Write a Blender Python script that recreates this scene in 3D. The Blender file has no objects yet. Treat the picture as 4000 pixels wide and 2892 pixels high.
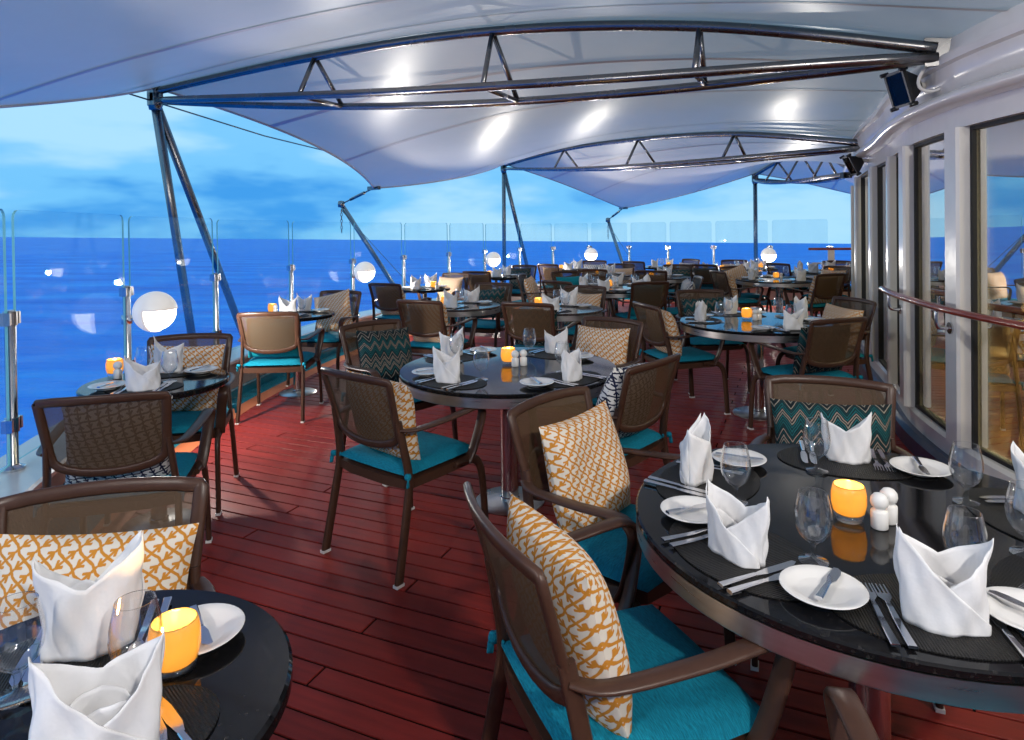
import bpy, math, random
from mathutils import Vector, Matrix
random.seed(11)
scene = bpy.context.scene
COL = scene.collection
rad = math.radians

# ------------------------------------------------------------------ camera
CAM_H = 1.514
PITCH, ROLL, FPX, CY = -0.011, -0.013, 2549.183, 913.931     # fitted on the 4000x2892 photograph
fw = Vector((0, math.cos(PITCH), math.sin(PITCH)))
up0 = Vector((0, -math.sin(PITCH), math.cos(PITCH)))
r0 = Vector((1, 0, 0))
rt = math.cos(ROLL) * r0 + math.sin(ROLL) * up0
upv = -math.sin(ROLL) * r0 + math.cos(ROLL) * up0
cam_d = bpy.data.cameras.new('camera')
cam = bpy.data.objects.new('camera', cam_d)
COL.objects.link(cam)
m = Matrix((rt, upv, -fw)).transposed().to_4x4()
m.translation = Vector((0, 0, CAM_H))
cam.matrix_world = m
cam_d.sensor_fit = 'HORIZONTAL'
cam_d.sensor_width = 36.0
cam_d.lens = 36.0 * FPX / 4000.0
cam_d.shift_y = (CY - 1446.0) / 4000.0
cam_d.clip_start = 0.05
cam_d.clip_end = 90000
scene.camera = cam

# ------------------------------------------------------------------ colour management
scene.view_settings.view_transform = 'Standard'
scene.view_settings.look = 'None'
scene.view_settings.exposure = 0.5
scene.view_settings.gamma = 1.0
scene.view_settings.use_curve_mapping = False
scene.render.engine = 'CYCLES'
cy = scene.cycles
cy.max_bounces = 8; cy.diffuse_bounces = 3; cy.glossy_bounces = 4
cy.transparent_max_bounces = 24; cy.transmission_bounces = 4
cy.caustics_reflective = False; cy.caustics_refractive = False
cy.sample_clamp_indirect = 4.0
cy.use_denoising = True
cy.use_adaptive_sampling = True; cy.adaptive_threshold = .02
try: cy.use_light_tree = True
except Exception: pass

# ------------------------------------------------------------------ world (dusk sky with broken cloud)
SEA_N = Vector((0.0209, 0.0214, 0.99955)).normalized()       # the ship is trimmed a little against the sea
SKY_STRENGTH = 0.74
world = bpy.data.worlds.new('World'); scene.world = world; world.use_nodes = True
nt = world.node_tree; nt.nodes.clear()
def N(nt, typ, **kw):
    n = nt.nodes.new(typ)
    for k, v in kw.items(): setattr(n, k, v)
    return n
def ramp(nt, stops, interp='LINEAR'):
    n = N(nt, 'ShaderNodeValToRGB'); e = n.color_ramp.elements; n.color_ramp.interpolation = interp
    while len(e) > 1: e.remove(e[-1])
    e[0].position = stops[0][0]; e[0].color = (*stops[0][1], 1)
    for p, c in stops[1:]:
        x = e.new(p); x.color = (*c, 1)
    return n
L = nt.links.new
tc = N(nt, 'ShaderNodeTexCoord'); mp = N(nt, 'ShaderNodeMapping', vector_type='POINT')
mp.inputs['Rotation'].default_value = (rad(1.23), -rad(1.2), 0)
L(tc.outputs['Generated'], mp.inputs['Vector'])
sp = N(nt, 'ShaderNodeSeparateXYZ'); L(mp.outputs[0], sp.inputs[0])
base = ramp(nt, [(0.0, (.24, .62, .95)), (.05, (.17, .55, .95)), (.15, (.20, .58, .96)), (.35, (.17, .50, .92)), (1.0, (.16, .40, .76))])
L(sp.outputs['Z'], base.inputs[0])
mp2 = N(nt, 'ShaderNodeMapping'); mp2.inputs['Scale'].default_value = (1.0, 1.0, 3.4); mp2.inputs['Location'].default_value = (3.1, 0.4, 0.37)
L(mp.outputs[0], mp2.inputs['Vector'])
no = N(nt, 'ShaderNodeTexNoise'); no.inputs['Scale'].default_value = 2.1; no.inputs['Detail'].default_value = 5; no.inputs['Roughness'].default_value = .5
L(mp2.outputs[0], no.inputs['Vector'])
cl = ramp(nt, [(.46, (0, 0, 0)), (.57, (1, 1, 1))], 'EASE'); L(no.outputs[0], cl.inputs[0])
dk = ramp(nt, [(.36, (1, 1, 1)), (.45, (0, 0, 0))], 'EASE'); L(no.outputs[0], dk.inputs[0])
m1 = N(nt, 'ShaderNodeMix', data_type='RGBA'); m1.inputs['B'].default_value = (.46, .78, 1.0, 1)
mulc = N(nt, 'ShaderNodeMath', operation='MULTIPLY'); mulc.inputs[1].default_value = .8
L(cl.outputs[0], mulc.inputs[0]); L(mulc.outputs[0], m1.inputs['Factor']); L(base.outputs[0], m1.inputs['A'])
m2 = N(nt, 'ShaderNodeMix', data_type='RGBA'); m2.inputs['B'].default_value = (.035, .30, .80, 1)
muld = N(nt, 'ShaderNodeMath', operation='MULTIPLY'); muld.inputs[1].default_value = .85
L(dk.outputs[0], muld.inputs[0]); L(muld.outputs[0], m2.inputs['Factor']); L(m1.outputs['Result'], m2.inputs['A'])
bg = N(nt, 'ShaderNodeBackground'); bg.inputs['Strength'].default_value = SKY_STRENGTH
L(m2.outputs['Result'], bg.inputs['Color'])
wo = N(nt, 'ShaderNodeOutputWorld'); L(bg.outputs[0], wo.inputs[0])

GLOBE_E = 6.5          # radiance of the lit mouth of each globe lamp on the rail
GLOBE_W = 70.0         # its bulb
CANDLE_W = 2.2
DOWNLIGHT_W = 75.0
ADDED_FLOOD_W = 190.0  # power of the unseen floodlights added as fill

# ------------------------------------------------------------------ materials
MATS = {}
def pbsdf(name, col, rough=.5, metal=0., spec=.5, **kw):
    mt = bpy.data.materials.new(name); mt.use_nodes = True
    b = mt.node_tree.nodes['Principled BSDF']
    b.inputs['Base Color'].default_value = (*col, 1); b.inputs['Roughness'].default_value = rough
    b.inputs['Metallic'].default_value = metal; b.inputs['Specular IOR Level'].default_value = spec
    for k, v in kw.items(): b.inputs[k].default_value = v
    MATS[name] = mt
    return mt
def vary(mt, scale, amount, stretch=(1, 1, 1), detail=4, coords='Object', rough_amt=0, bump=0, bscale=None, obj_random=0):
    """break up the base colour (and roughness / relief) with noise"""
    t = mt.node_tree; b = t.nodes['Principled BSDF']; col = tuple(b.inputs['Base Color'].default_value)[:3]
    c = N(t, 'ShaderNodeTexCoord'); mpn = N(t, 'ShaderNodeMapping'); mpn.inputs['Scale'].default_value = stretch
    t.links.new(c.outputs[coords], mpn.inputs[0])
    n = N(t, 'ShaderNodeTexNoise'); n.inputs['Scale'].default_value = scale; n.inputs['Detail'].default_value = detail
    t.links.new(mpn.outputs[0], n.inputs[0])
    src = n.outputs[0]
    if obj_random:
        oi = N(t, 'ShaderNodeObjectInfo'); mm = N(t, 'ShaderNodeMath', operation='MULTIPLY_ADD')
        mm.inputs[1].default_value = obj_random; t.links.new(oi.outputs['Random'], mm.inputs[0]); t.links.new(n.outputs[0], mm.inputs[2])
        sb = N(t, 'ShaderNodeMath', operation='SUBTRACT'); sb.inputs[1].default_value = obj_random / 2
        t.links.new(mm.outputs[0], sb.inputs[0]); src = sb.outputs[0]
    r = ramp(t, [(.25, tuple(x * (1 - amount) for x in col)), (.75, tuple(min(1, x * (1 + amount)) for x in col))])
    t.links.new(src, r.inputs[0]); t.links.new(r.outputs[0], b.inputs['Base Color'])
    if rough_amt:
        rr = b.inputs['Roughness'].default_value
        mr = N(t, 'ShaderNodeMapRange'); mr.inputs['To Min'].default_value = max(0, rr - rough_amt); mr.inputs['To Max'].default_value = min(1, rr + rough_amt)
        t.links.new(n.outputs[0], mr.inputs[0]); t.links.new(mr.outputs[0], b.inputs['Roughness'])
    if bump:
        n2 = N(t, 'ShaderNodeTexNoise'); n2.inputs['Scale'].default_value = bscale or scale * 4; n2.inputs['Detail'].default_value = 3
        t.links.new(mpn.outputs[0], n2.inputs[0])
        bu = N(t, 'ShaderNodeBump'); bu.inputs['Strength'].default_value = bump; bu.inputs['Distance'].default_value = .004
        t.links.new(n2.outputs[0], bu.inputs['Height']); t.links.new(bu.outputs[0], b.inputs['Normal'])
    return mt
vary(pbsdf('plank', (.205, .020, .015), .45, spec=.17), 3, .28, (1, 9, 1), coords='Object', rough_amt=.12, bump=.14, bscale=60, obj_random=.22)
pbsdf('caulk', (.005, .005, .005), .9, spec=.1)
vary(pbsdf('margin', (.42, .12, .045), .35), 4, .2)
vary(pbsdf('teal_paint', (.005, .17, .24), .16), 6, .15, bump=.25, bscale=30)
vary(pbsdf('white_paint', (.78, .755, .72), .22, spec=.5), 5, .05, bump=.25, bscale=14)
vary(pbsdf('grey_paint', (.38, .34, .31), .5), 30, .12, bump=.3, bscale=90)
vary(pbsdf('steel', (.62, .62, .63), .16, 1.0), 8, .08, rough_amt=.06)
vary(pbsdf('satin_steel', (.56, .55, .54), .30, 1.0), 6, .1, (1, 1, 12), rough_amt=.08)
vary(pbsdf('mast_steel', (.24, .235, .235), .26, 1.0), 5, .14, rough_amt=.10)
pbsdf('cutlery', (.70, .70, .72), .10, 1.0)
vary(pbsdf('brown_frame', (.060, .028, .018), .34, spec=.32), 40, .10)
vary(pbsdf('teal_cloth', (.004, .20, .30), .85, spec=.2), 55, .40, (1, 6, 1), detail=6, bump=.7, bscale=120)
vary(pbsdf('plain_teal_cloth', (.004, .23, .29), .85, spec=.2), 60, .15, bump=.4, bscale=150)
vary(pbsdf('napkin', (.78, .77, .78), .85, spec=.12), 30, .04, bump=.55, bscale=28)
pbsdf('china', (.82, .80, .78), .10, spec=.55)
pbsdf('glide', (.7, .68, .66), .5)
vary(pbsdf('teak_rail', (.21, .035, .022), .14), 12, .25, (1, 1, 1), bump=.05)
pbsdf('black_fixture', (.014, .014, .016), .35)
pbsdf('rubber', (.01, .01, .011), .6)
vary(pbsdf('dark_kerb', (.02, .035, .075), .3), 8, .2)
vary(pbsdf('light_wood', (.48, .30, .12), .4), 10, .15, (1, 1, 6))
vary(pbsdf('warm_floor', (.36, .20, .075), .35), 6, .15)
pbsdf('warm_wall', (.30, .22, .12), .7)
pbsdf('dark_seat', (.02, .02, .022), .7)
vary(pbsdf('inside_ceiling', (.55, .55, .56), .6), 3, .05)
pbsdf('rope', (.70, .68, .64), .6)
pbsdf('sign_black', (.02, .02, .02), .5)
# granite with flecks
def granite(name, col, fleck, rough):
    mt = pbsdf(name, col, rough, spec=.30); t = mt.node_tree; b = t.nodes['Principled BSDF']
    c = N(t, 'ShaderNodeTexCoord'); v = N(t, 'ShaderNodeTexVoronoi'); v.inputs['Scale'].default_value = 190
    t.links.new(c.outputs['Object'], v.inputs[0])
    s = N(t, 'ShaderNodeSeparateColor'); t.links.new(v.outputs['Color'], s.inputs[0])
    r = ramp(t, [(.0, col), (.86, col), (.93, fleck), (1, tuple(x * 1.6 for x in fleck))]); t.links.new(s.outputs[0], r.inputs[0])
    t.links.new(r.outputs[0], b.inputs['Base Color'])
granite('black_granite', (.006, .006, .007), (.013, .012, .012), .06)
granite('speckled_granite', (.055, .045, .045), (.22, .15, .12), .12)
# woven dark placemat
def placemat_mat():
    mt = pbsdf('placemat', (.012, .011, .011), .55, spec=.3); t = mt.node_tree; b = t.nodes['Principled BSDF']
    c = N(t, 'ShaderNodeTexCoord'); w = N(t, 'ShaderNodeTexWave', bands_direction='X'); w.inputs['Scale'].default_value = 55; w.inputs['Distortion'].default_value = .4
    t.links.new(c.outputs['Object'], w.inputs[0])
    w2 = N(t, 'ShaderNodeTexBrick'); w2.inputs['Scale'].default_value = 40; w2.inputs['Color1'].default_value = (.005, .0045, .0045, 1); w2.inputs['Color2'].default_value = (.011, .010, .0095, 1); w2.inputs['Mortar'].default_value = (.02, .018, .017, 1); w2.inputs['Mortar Size'].default_value = .035
    t.links.new(c.outputs['Object'], w2.inputs[0]); t.links.new(w2.outputs[0], b.inputs['Base Color'])
    bu = N(t, 'ShaderNodeBump'); bu.inputs['Strength'].default_value = .8; bu.inputs['Distance'].default_value = .002
    t.links.new(w.outputs[1], bu.inputs['Height']); t.links.new(bu.outputs[0], b.inputs['Normal'])
placemat_mat()
# thin glass: clear with a Fresnel reflection
def thin_glass(name, tint, ior, gain=1.0, base=0.0, power=5.0, rough=0.0, haze=0.0):
    mt = bpy.data.materials.new(name); mt.use_nodes = True; t = mt.node_tree; t.nodes.clear()
    tr = N(t, 'ShaderNodeBsdfTransparent'); tr.inputs[0].default_value = (*tint, 1)
    gl = N(t, 'ShaderNodeBsdfGlossy'); gl.inputs['Roughness'].default_value = rough; gl.inputs[0].default_value = (1, 1, 1, 1)
    lw = N(t, 'ShaderNodeLayerWeight'); lw.inputs['Blend'].default_value = .5            # facing term is the same for both sides of the sheet
    pw = N(t, 'ShaderNodeMath', operation='POWER'); pw.inputs[1].default_value = power; t.links.new(lw.outputs['Facing'], pw.inputs[0])
    f0 = ((ior - 1) / (ior + 1)) ** 2
    ma = N(t, 'ShaderNodeMath', operation='MULTIPLY_ADD', use_clamp=True); ma.inputs[1].default_value = gain * (1 - f0); ma.inputs[2].default_value = base + gain * f0
    t.links.new(pw.outputs[0], ma.inputs[0])
    mx = N(t, 'ShaderNodeMixShader'); t.links.new(ma.outputs[0], mx.inputs[0]); t.links.new(tr.outputs[0], mx.inputs[1]); t.links.new(gl.outputs[0], mx.inputs[2])
    o = N(t, 'ShaderNodeOutputMaterial'); t.links.new(mx.outputs[0], o.inputs[0]); MATS[name] = mt
    if haze:                                                                            # dried salt on the pane
        c = N(t, 'ShaderNodeTexCoord'); nz = N(t, 'ShaderNodeTexNoise'); nz.inputs['Scale'].default_value = 3; nz.inputs['Detail'].default_value = 8; t.links.new(c.outputs['Object'], nz.inputs[0])
        mr = N(t, 'ShaderNodeMapRange'); mr.inputs['From Min'].default_value = .3; mr.inputs['From Max'].default_value = .75; mr.inputs['To Min'].default_value = haze * .45; mr.inputs['To Max'].default_value = haze * 1.5; t.links.new(nz.outputs[0], mr.inputs[0])
        d1 = N(t, 'ShaderNodeBsdfTranslucent'); d1.inputs[0].default_value = (.9, .93, .93, 1); m3 = N(t, 'ShaderNodeMixShader')
        t.links.new(mr.outputs[0], m3.inputs[0]); t.links.new(mx.outputs[0], m3.inputs[1]); t.links.new(d1.outputs[0], m3.inputs[2]); t.links.new(m3.outputs[0], o.inputs[0])
thin_glass('rail_glass', (.93, .975, .985), 1.45, .23, haze=.06)
thin_glass('window_glass', (.62, .66, .60), 1.5, 1.2, .46)
thin_glass('tumbler_glass', (.992, .994, .996), 1.5, 1.3, .0, 3.0, .012)
thin_glass('thick_glass', (.85, .88, .9), 1.6, 1.0, .06)
thin_glass('dark_lens', (.10, .11, .12), 1.45, .6)
pbsdf('glass_edge', (.22, .62, .64), .15, spec=.6)
def emit(name, col, s, diffuse=None, mixf=.5):
    mt = bpy.data.materials.new(name); mt.use_nodes = True; t = mt.node_tree; b = t.nodes['Principled BSDF']
    b.inputs['Base Color'].default_value = (*(diffuse or (.8, .8, .8)), 1); b.inputs['Roughness'].default_value = .35
    b.inputs['Emission Color'].default_value = (*col, 1); b.inputs['Emission Strength'].default_value = s; MATS[name] = mt
emit('globe_shell', (1, .93, .82), .26, (.78, .76, .72))
emit('globe_light', (1, .95, .86), GLOBE_E)
emit('downlight', (1, .86, .62), 14.0)
emit('flame', (1, .72, .25), 14.0)
# frosted candle glass: lets the flame's light through
def candle_mat():
    mt = bpy.data.materials.new('candle_glass'); mt.use_nodes = True; t = mt.node_tree; t.nodes.clear()
    di = N(t, 'ShaderNodeBsdfDiffuse'); di.inputs[0].default_value = (.80, .52, .20, 1)
    tl = N(t, 'ShaderNodeBsdfTranslucent'); tl.inputs[0].default_value = (1.0, .68, .20, 1)
    em = N(t, 'ShaderNodeEmission'); em.inputs[0].default_value = (1.0, .50, .06, 1); em.inputs[1].default_value = .30
    gl = N(t, 'ShaderNodeBsdfGlossy'); gl.inputs['Roughness'].default_value = .08
    a = N(t, 'ShaderNodeMixShader'); a.inputs[0].default_value = .78; t.links.new(di.outputs[0], a.inputs[1]); t.links.new(tl.outputs[0], a.inputs[2])
    ad = N(t, 'ShaderNodeAddShader'); t.links.new(a.outputs[0], ad.inputs[0]); t.links.new(em.outputs[0], ad.inputs[1])
    fr = N(t, 'ShaderNodeFresnel'); mx = N(t, 'ShaderNodeMixShader'); t.links.new(fr.outputs[0], mx.inputs[0]); t.links.new(ad.outputs[0], mx.inputs[1]); t.links.new(gl.outputs[0], mx.inputs[2])
    o = N(t, 'ShaderNodeOutputMaterial'); t.links.new(mx.outputs[0], o.inputs[0]); MATS['candle_glass'] = mt
candle_mat()
# open-weave sling of the chair backs
def mesh_mat():
    mt = bpy.data.materials.new('sling_mesh'); mt.use_nodes = True; t = mt.node_tree; b = t.nodes['Principled BSDF']; o = t.nodes['Material Output']
    b.inputs['Base Color'].default_value = (.085, .050, .026, 1); b.inputs['Specular IOR Level'].default_value = .25; b.inputs['Roughness'].default_value = .55
    tr = N(t, 'ShaderNodeBsdfTransparent'); mx = N(t, 'ShaderNodeMixShader')
    c = N(t, 'ShaderNodeTexCoord'); w1 = N(t, 'ShaderNodeTexWave', bands_direction='X'); w2 = N(t, 'ShaderNodeTexWave', bands_direction='Z')
    for w in (w1, w2): w.inputs['Scale'].default_value = 120; t.links.new(c.outputs['Object'], w.inputs[0])
    mxm = N(t, 'ShaderNodeMath', operation='MAXIMUM'); t.links.new(w1.outputs[1], mxm.inputs[0]); t.links.new(w2.outputs[1], mxm.inputs[1])
    mr = N(t, 'ShaderNodeMapRange'); mr.inputs['To Min'].default_value = .58; mr.inputs['To Max'].default_value = .92; t.links.new(mxm.outputs[0], mr.inputs[0])
    t.links.new(mr.outputs[0], mx.inputs[0]); t.links.new(tr.outputs[0], mx.inputs[1]); t.links.new(b.outputs[0], mx.inputs[2]); t.links.new(mx.outputs[0], o.inputs[0])
    MATS['sling_mesh'] = mt
mesh_mat()
# pillow prints
def trellis(name, ink, ground, tiles=10.5, rot=0.0):
    mt = pbsdf(name, ground, .85, spec=.15); t = mt.node_tree; b = t.nodes['Principled BSDF']
    uv = N(t, 'ShaderNodeUVMap'); mpn = N(t, 'ShaderNodeMapping'); mpn.inputs['Scale'].default_value = (tiles, tiles, 0); mpn.inputs['Rotation'].default_value = (0, 0, rot)
    t.links.new(uv.outputs[0], mpn.inputs[0])
    nz = N(t, 'ShaderNodeTexNoise'); nz.inputs['Scale'].default_value = 5; nzs = N(t, 'ShaderNodeVectorMath', operation='SCALE'); nzs.inputs['Scale'].default_value = .07
    t.links.new(mpn.outputs[0], nz.inputs[0]); t.links.new(nz.outputs['Color'], nzs.inputs[0])
    ad = N(t, 'ShaderNodeVectorMath', operation='ADD'); t.links.new(mpn.outputs[0], ad.inputs[0]); t.links.new(nzs.outputs[0], ad.inputs[1])
    fr = N(t, 'ShaderNodeVectorMath', operation='FRACTION'); t.links.new(ad.outputs[0], fr.inputs[0])
    fl = N(t, 'ShaderNodeVectorMath', operation='MULTIPLY'); fl.inputs[1].default_value = (1, 1, 0); t.links.new(fr.outputs[0], fl.inputs[0])
    segs = [((0, 0), (.38, .28)), ((.38, .28), (.62, .72)), ((.62, .72), (1, 1)), ((0, 1), (.34, .66)), ((.66, .34), (1, 0)),
            ((.34, .66), (.30, .95)), ((.34, .66), (.05, .68)), ((.66, .34), (.70, .05)), ((.66, .34), (.95, .32)), ((.42, .60), (.58, .40))]
    last = None
    for a, bb in segs:
        ba = Vector((bb[0] - a[0], bb[1] - a[1], 0)); k = ba / ba.dot(ba)
        pa = N(t, 'ShaderNodeVectorMath', operation='SUBTRACT'); pa.inputs[1].default_value = (a[0], a[1], 0); t.links.new(fl.outputs[0], pa.inputs[0])
        dt = N(t, 'ShaderNodeVectorMath', operation='DOT_PRODUCT'); dt.inputs[1].default_value = k; t.links.new(pa.outputs[0], dt.inputs[0])
        cm = N(t, 'ShaderNodeClamp'); t.links.new(dt.outputs['Value'], cm.inputs[0])
        sc = N(t, 'ShaderNodeVectorMath', operation='SCALE'); sc.inputs[0].default_value = ba; t.links.new(cm.outputs[0], sc.inputs['Scale'])
        ds = N(t, 'ShaderNodeVectorMath', operation='DISTANCE'); t.links.new(pa.outputs[0], ds.inputs[0]); t.links.new(sc.outputs[0], ds.inputs[1])
        if last is None: last = ds.outputs['Value']
        else:
            mn = N(t, 'ShaderNodeMath', operation='MINIMUM'); t.links.new(last, mn.inputs[0]); t.links.new(ds.outputs['Value'], mn.inputs[1]); last = mn.outputs[0]
    mr = N(t, 'ShaderNodeMapRange'); mr.inputs['From Min'].default_value = .056; mr.inputs['From Max'].default_value = .082; t.links.new(last, mr.inputs[0])
    mx = N(t, 'ShaderNodeMix', data_type='RGBA'); mx.inputs['A'].default_value = (*ink, 1); mx.inputs['B'].default_value = (*ground, 1)
    t.links.new(mr.outputs[0], mx.inputs['Factor']); t.links.new(mx.outputs['Result'], b.inputs['Base Color'])
    n2 = N(t, 'ShaderNodeTexNoise'); n2.inputs['Scale'].default_value = 14; c = N(t, 'ShaderNodeTexCoord'); t.links.new(c.outputs['Object'], n2.inputs[0])
    bu = N(t, 'ShaderNodeBump'); bu.inputs['Strength'].default_value = .35; bu.inputs['Distance'].default_value = .01; t.links.new(n2.outputs[0], bu.inputs['Height']); t.links.new(bu.outputs[0], b.inputs['Normal'])
trellis('orange_trellis', (.55, .225, .03), (.70, .64, .56))
trellis('navy_trellis', (.012, .016, .05), (.72, .70, .68), 9.0, .5)
def chevron():
    mt = pbsdf('chevron_weave', (.02, .1, .1), .85, spec=.15); t = mt.node_tree; b = t.nodes['Principled BSDF']
    uv = N(t, 'ShaderNodeUVMap'); s = N(t, 'ShaderNodeSeparateXYZ'); t.links.new(uv.outputs[0], s.inputs[0])
    u5 = N(t, 'ShaderNodeMath', operation='MULTIPLY'); u5.inputs[1].default_value = 7.0; t.links.new(s.outputs[0], u5.inputs[0])
    pp = N(t, 'ShaderNodeMath', operation='PINGPONG'); pp.inputs[1].default_value = .5; t.links.new(u5.outputs[0], pp.inputs[0])
    am = N(t, 'ShaderNodeMath', operation='MULTIPLY_ADD'); am.inputs[1].default_value = .20; t.links.new(pp.outputs[0], am.inputs[0]); t.links.new(s.outputs[1], am.inputs[2])
    nz = N(t, 'ShaderNodeTexNoise'); nz.inputs['Scale'].default_value = 9; t.links.new(uv.outputs[0], nz.inputs[0])
    am2 = N(t, 'ShaderNodeMath', operation='MULTIPLY_ADD'); am2.inputs[1].default_value = .05; t.links.new(nz.outputs[0], am2.inputs[0]); t.links.new(am.outputs[0], am2.inputs[2])
    f = N(t, 'ShaderNodeMath', operation='MULTIPLY'); f.inputs[1].default_value = 36; t.links.new(am2.outputs[0], f.inputs[0])
    fc = N(t, 'ShaderNodeMath', operation='FRACT'); t.links.new(f.outputs[0], fc.inputs[0])
    st = N(t, 'ShaderNodeMapRange'); st.inputs['From Min'].default_value = .40; st.inputs['From Max'].default_value = .60; t.links.new(fc.outputs[0], st.inputs[0])
    fl = N(t, 'ShaderNodeMath', operation='FLOOR'); t.links.new(f.outputs[0], fl.inputs[0])
    wn = N(t, 'ShaderNodeTexWhiteNoise', noise_dimensions='1D'); t.links.new(fl.outputs[0], wn.inputs['W'])
    cr = ramp(t, [(0, (.008, .05, .055)), (.22, (.012, .11, .12)), (.40, (.24, .22, .18)), (.56, (.012, .018, .02)), (.72, (.28, .22, .18)), (.86, (.008, .07, .085))], 'CONSTANT'); t.links.new(wn.outputs['Value'], cr.inputs[0])
    mx = N(t, 'ShaderNodeMix', data_type='RGBA'); mx.inputs['A'].default_value = (.008, .012, .016, 1); t.links.new(cr.outputs[0], mx.inputs['B']); t.links.new(st.outputs[0], mx.inputs['Factor'])
    t.links.new(mx.outputs['Result'], b.inputs['Base Color'])
    bu = N(t, 'ShaderNodeBump'); bu.inputs['Strength'].default_value = .5; bu.inputs['Distance'].default_value = .003; t.links.new(st.outputs[0], bu.inputs['Height']); t.links.new(bu.outputs[0], b.inputs['Normal'])
chevron()
# coated canopy fabric
def canopy_mat():
    mt = pbsdf('canopy_fabric', (.74, .70, .67), .32, spec=.65); t = mt.node_tree; b = t.nodes['Principled BSDF']
    c = N(t, 'ShaderNodeTexCoord'); n = N(t, 'ShaderNodeTexNoise'); n.inputs['Scale'].default_value = 1.3; n.inputs['Detail'].default_value = 8; n.inputs['Roughness'].default_value = .65; t.links.new(c.outputs['Object'], n.inputs[0])
    r = ramp(t, [(.3, (.70, .665, .635)), (.7, (.77, .735, .70))]); t.links.new(n.outputs[0], r.inputs[0]); t.links.new(r.outputs[0], b.inputs['Base Color'])
    n2 = N(t, 'ShaderNodeTexNoise'); n2.inputs['Scale'].default_value = 35; n2.inputs['Detail'].default_value = 5; t.links.new(c.outputs['Object'], n2.inputs[0])
    tl = N(t, 'ShaderNodeBsdfTranslucent'); tl.inputs[0].default_value = (.90, .80, .70, 1); mxs = N(t, 'ShaderNodeMixShader'); mxs.inputs[0].default_value = .24   # daylight glows through the fabric
    t.links.new(b.outputs[0], mxs.inputs[1]); t.links.new(tl.outputs[0], mxs.inputs[2]); t.links.new(mxs.outputs[0], t.nodes['Material Output'].inputs[0])
    bu = N(t, 'ShaderNodeBump'); bu.inputs['Strength'].default_value = .12; bu.inputs['Distance'].default_value = .004; t.links.new(n2.outputs[0], bu.inputs['Height']); t.links.new(bu.outputs[0], b.inputs['Normal'])
canopy_mat()
pbsdf('canopy_seam', (.60, .58, .56), .35)
def sea_mat():
    mt = pbsdf('sea_water', (.006, .085, .52), .45, spec=.06); t = mt.node_tree; b = t.nodes['Principled BSDF']
    c = N(t, 'ShaderNodeTexCoord'); mpn = N(t, 'ShaderNodeMapping'); mpn.inputs['Scale'].default_value = (.35, 1, 1); mpn.inputs['Rotation'].default_value = (0, 0, .25); t.links.new(c.outputs['Object'], mpn.inputs[0])
    n = N(t, 'ShaderNodeTexNoise'); n.inputs['Scale'].default_value = .09; n.inputs['Detail'].default_value = 7; n.inputs['Roughness'].default_value = .6; t.links.new(mpn.outputs[0], n.inputs[0])
    bu = N(t, 'ShaderNodeBump'); bu.inputs['Strength'].default_value = .8; bu.inputs['Distance'].default_value = 4.0; t.links.new(n.outputs[0], bu.inputs['Height']); t.links.new(bu.outputs[0], b.inputs['Normal'])
    n2 = N(t, 'ShaderNodeTexNoise'); n2.inputs['Scale'].default_value = .035; n2.inputs['Detail'].default_value = 9; n2.inputs['Roughness'].default_value = .62; t.links.new(mpn.outputs[0], n2.inputs[0])
    r = ramp(t, [(.34, (.002, .15, .70)), (.5, (.004, .26, .88)), (.66, (.025, .40, .98))]); t.links.new(n2.outputs[0], r.inputs[0]); t.links.new(r.outputs[0], b.inputs['Base Color'])
sea_mat()

# ------------------------------------------------------------------ mesh helpers
class MB:
    def __init__(s): s.v = []; s.f = []; s.uv = None
    def add(s, v, f):
        o = len(s.v); s.v += [tuple(p) for p in v]; s.f += [tuple(i + o for i in q) for q in f]; return s
    def mesh(s, name, smooth=True, angle=None):
        me = bpy.data.meshes.new(name); me.from_pydata(s.v, [], s.f); me.update()
        if smooth:
            me.polygons.foreach_set('use_smooth', [True] * len(me.polygons))
            if angle is not None:
                try: me.set_sharp_from_angle(angle=rad(angle))
                except Exception: pass
        return me
def crom(pts, n=8, closed=False):
    pts = [Vector(p) for p in pts]; out = []; k = len(pts); rng = k if closed else k - 1
    for i in range(rng):
        if closed: p0, p1, p2, p3 = (pts[(i + j) % k] for j in (-1, 0, 1, 2))
        else: p0, p1, p2, p3 = pts[max(0, i - 1)], pts[i], pts[i + 1], pts[min(k - 1, i + 2)]
        for j in range(n):
            t = j / n
            out.append(.5 * ((2 * p1) + (p2 - p0) * t + (2 * p0 - 5 * p1 + 4 * p2 - p3) * t * t + (3 * p1 - p0 - 3 * p2 + p3) * t ** 3))
    if not closed: out.append(pts[-1])
    return out
def circle_prof(r, n=10): return [(r * math.cos(2 * math.pi * i / n), r * math.sin(2 * math.pi * i / n)) for i in range(n)]
def rrect(w, h, b=.25):
    x, y = w / 2, h / 2; c = min(w, h) * b
    return [(x - c, -y), (x, -y + c), (x, y - c), (x - c, y), (-x + c, y), (-x, y - c), (-x, -y + c), (-x + c, -y)]
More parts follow.
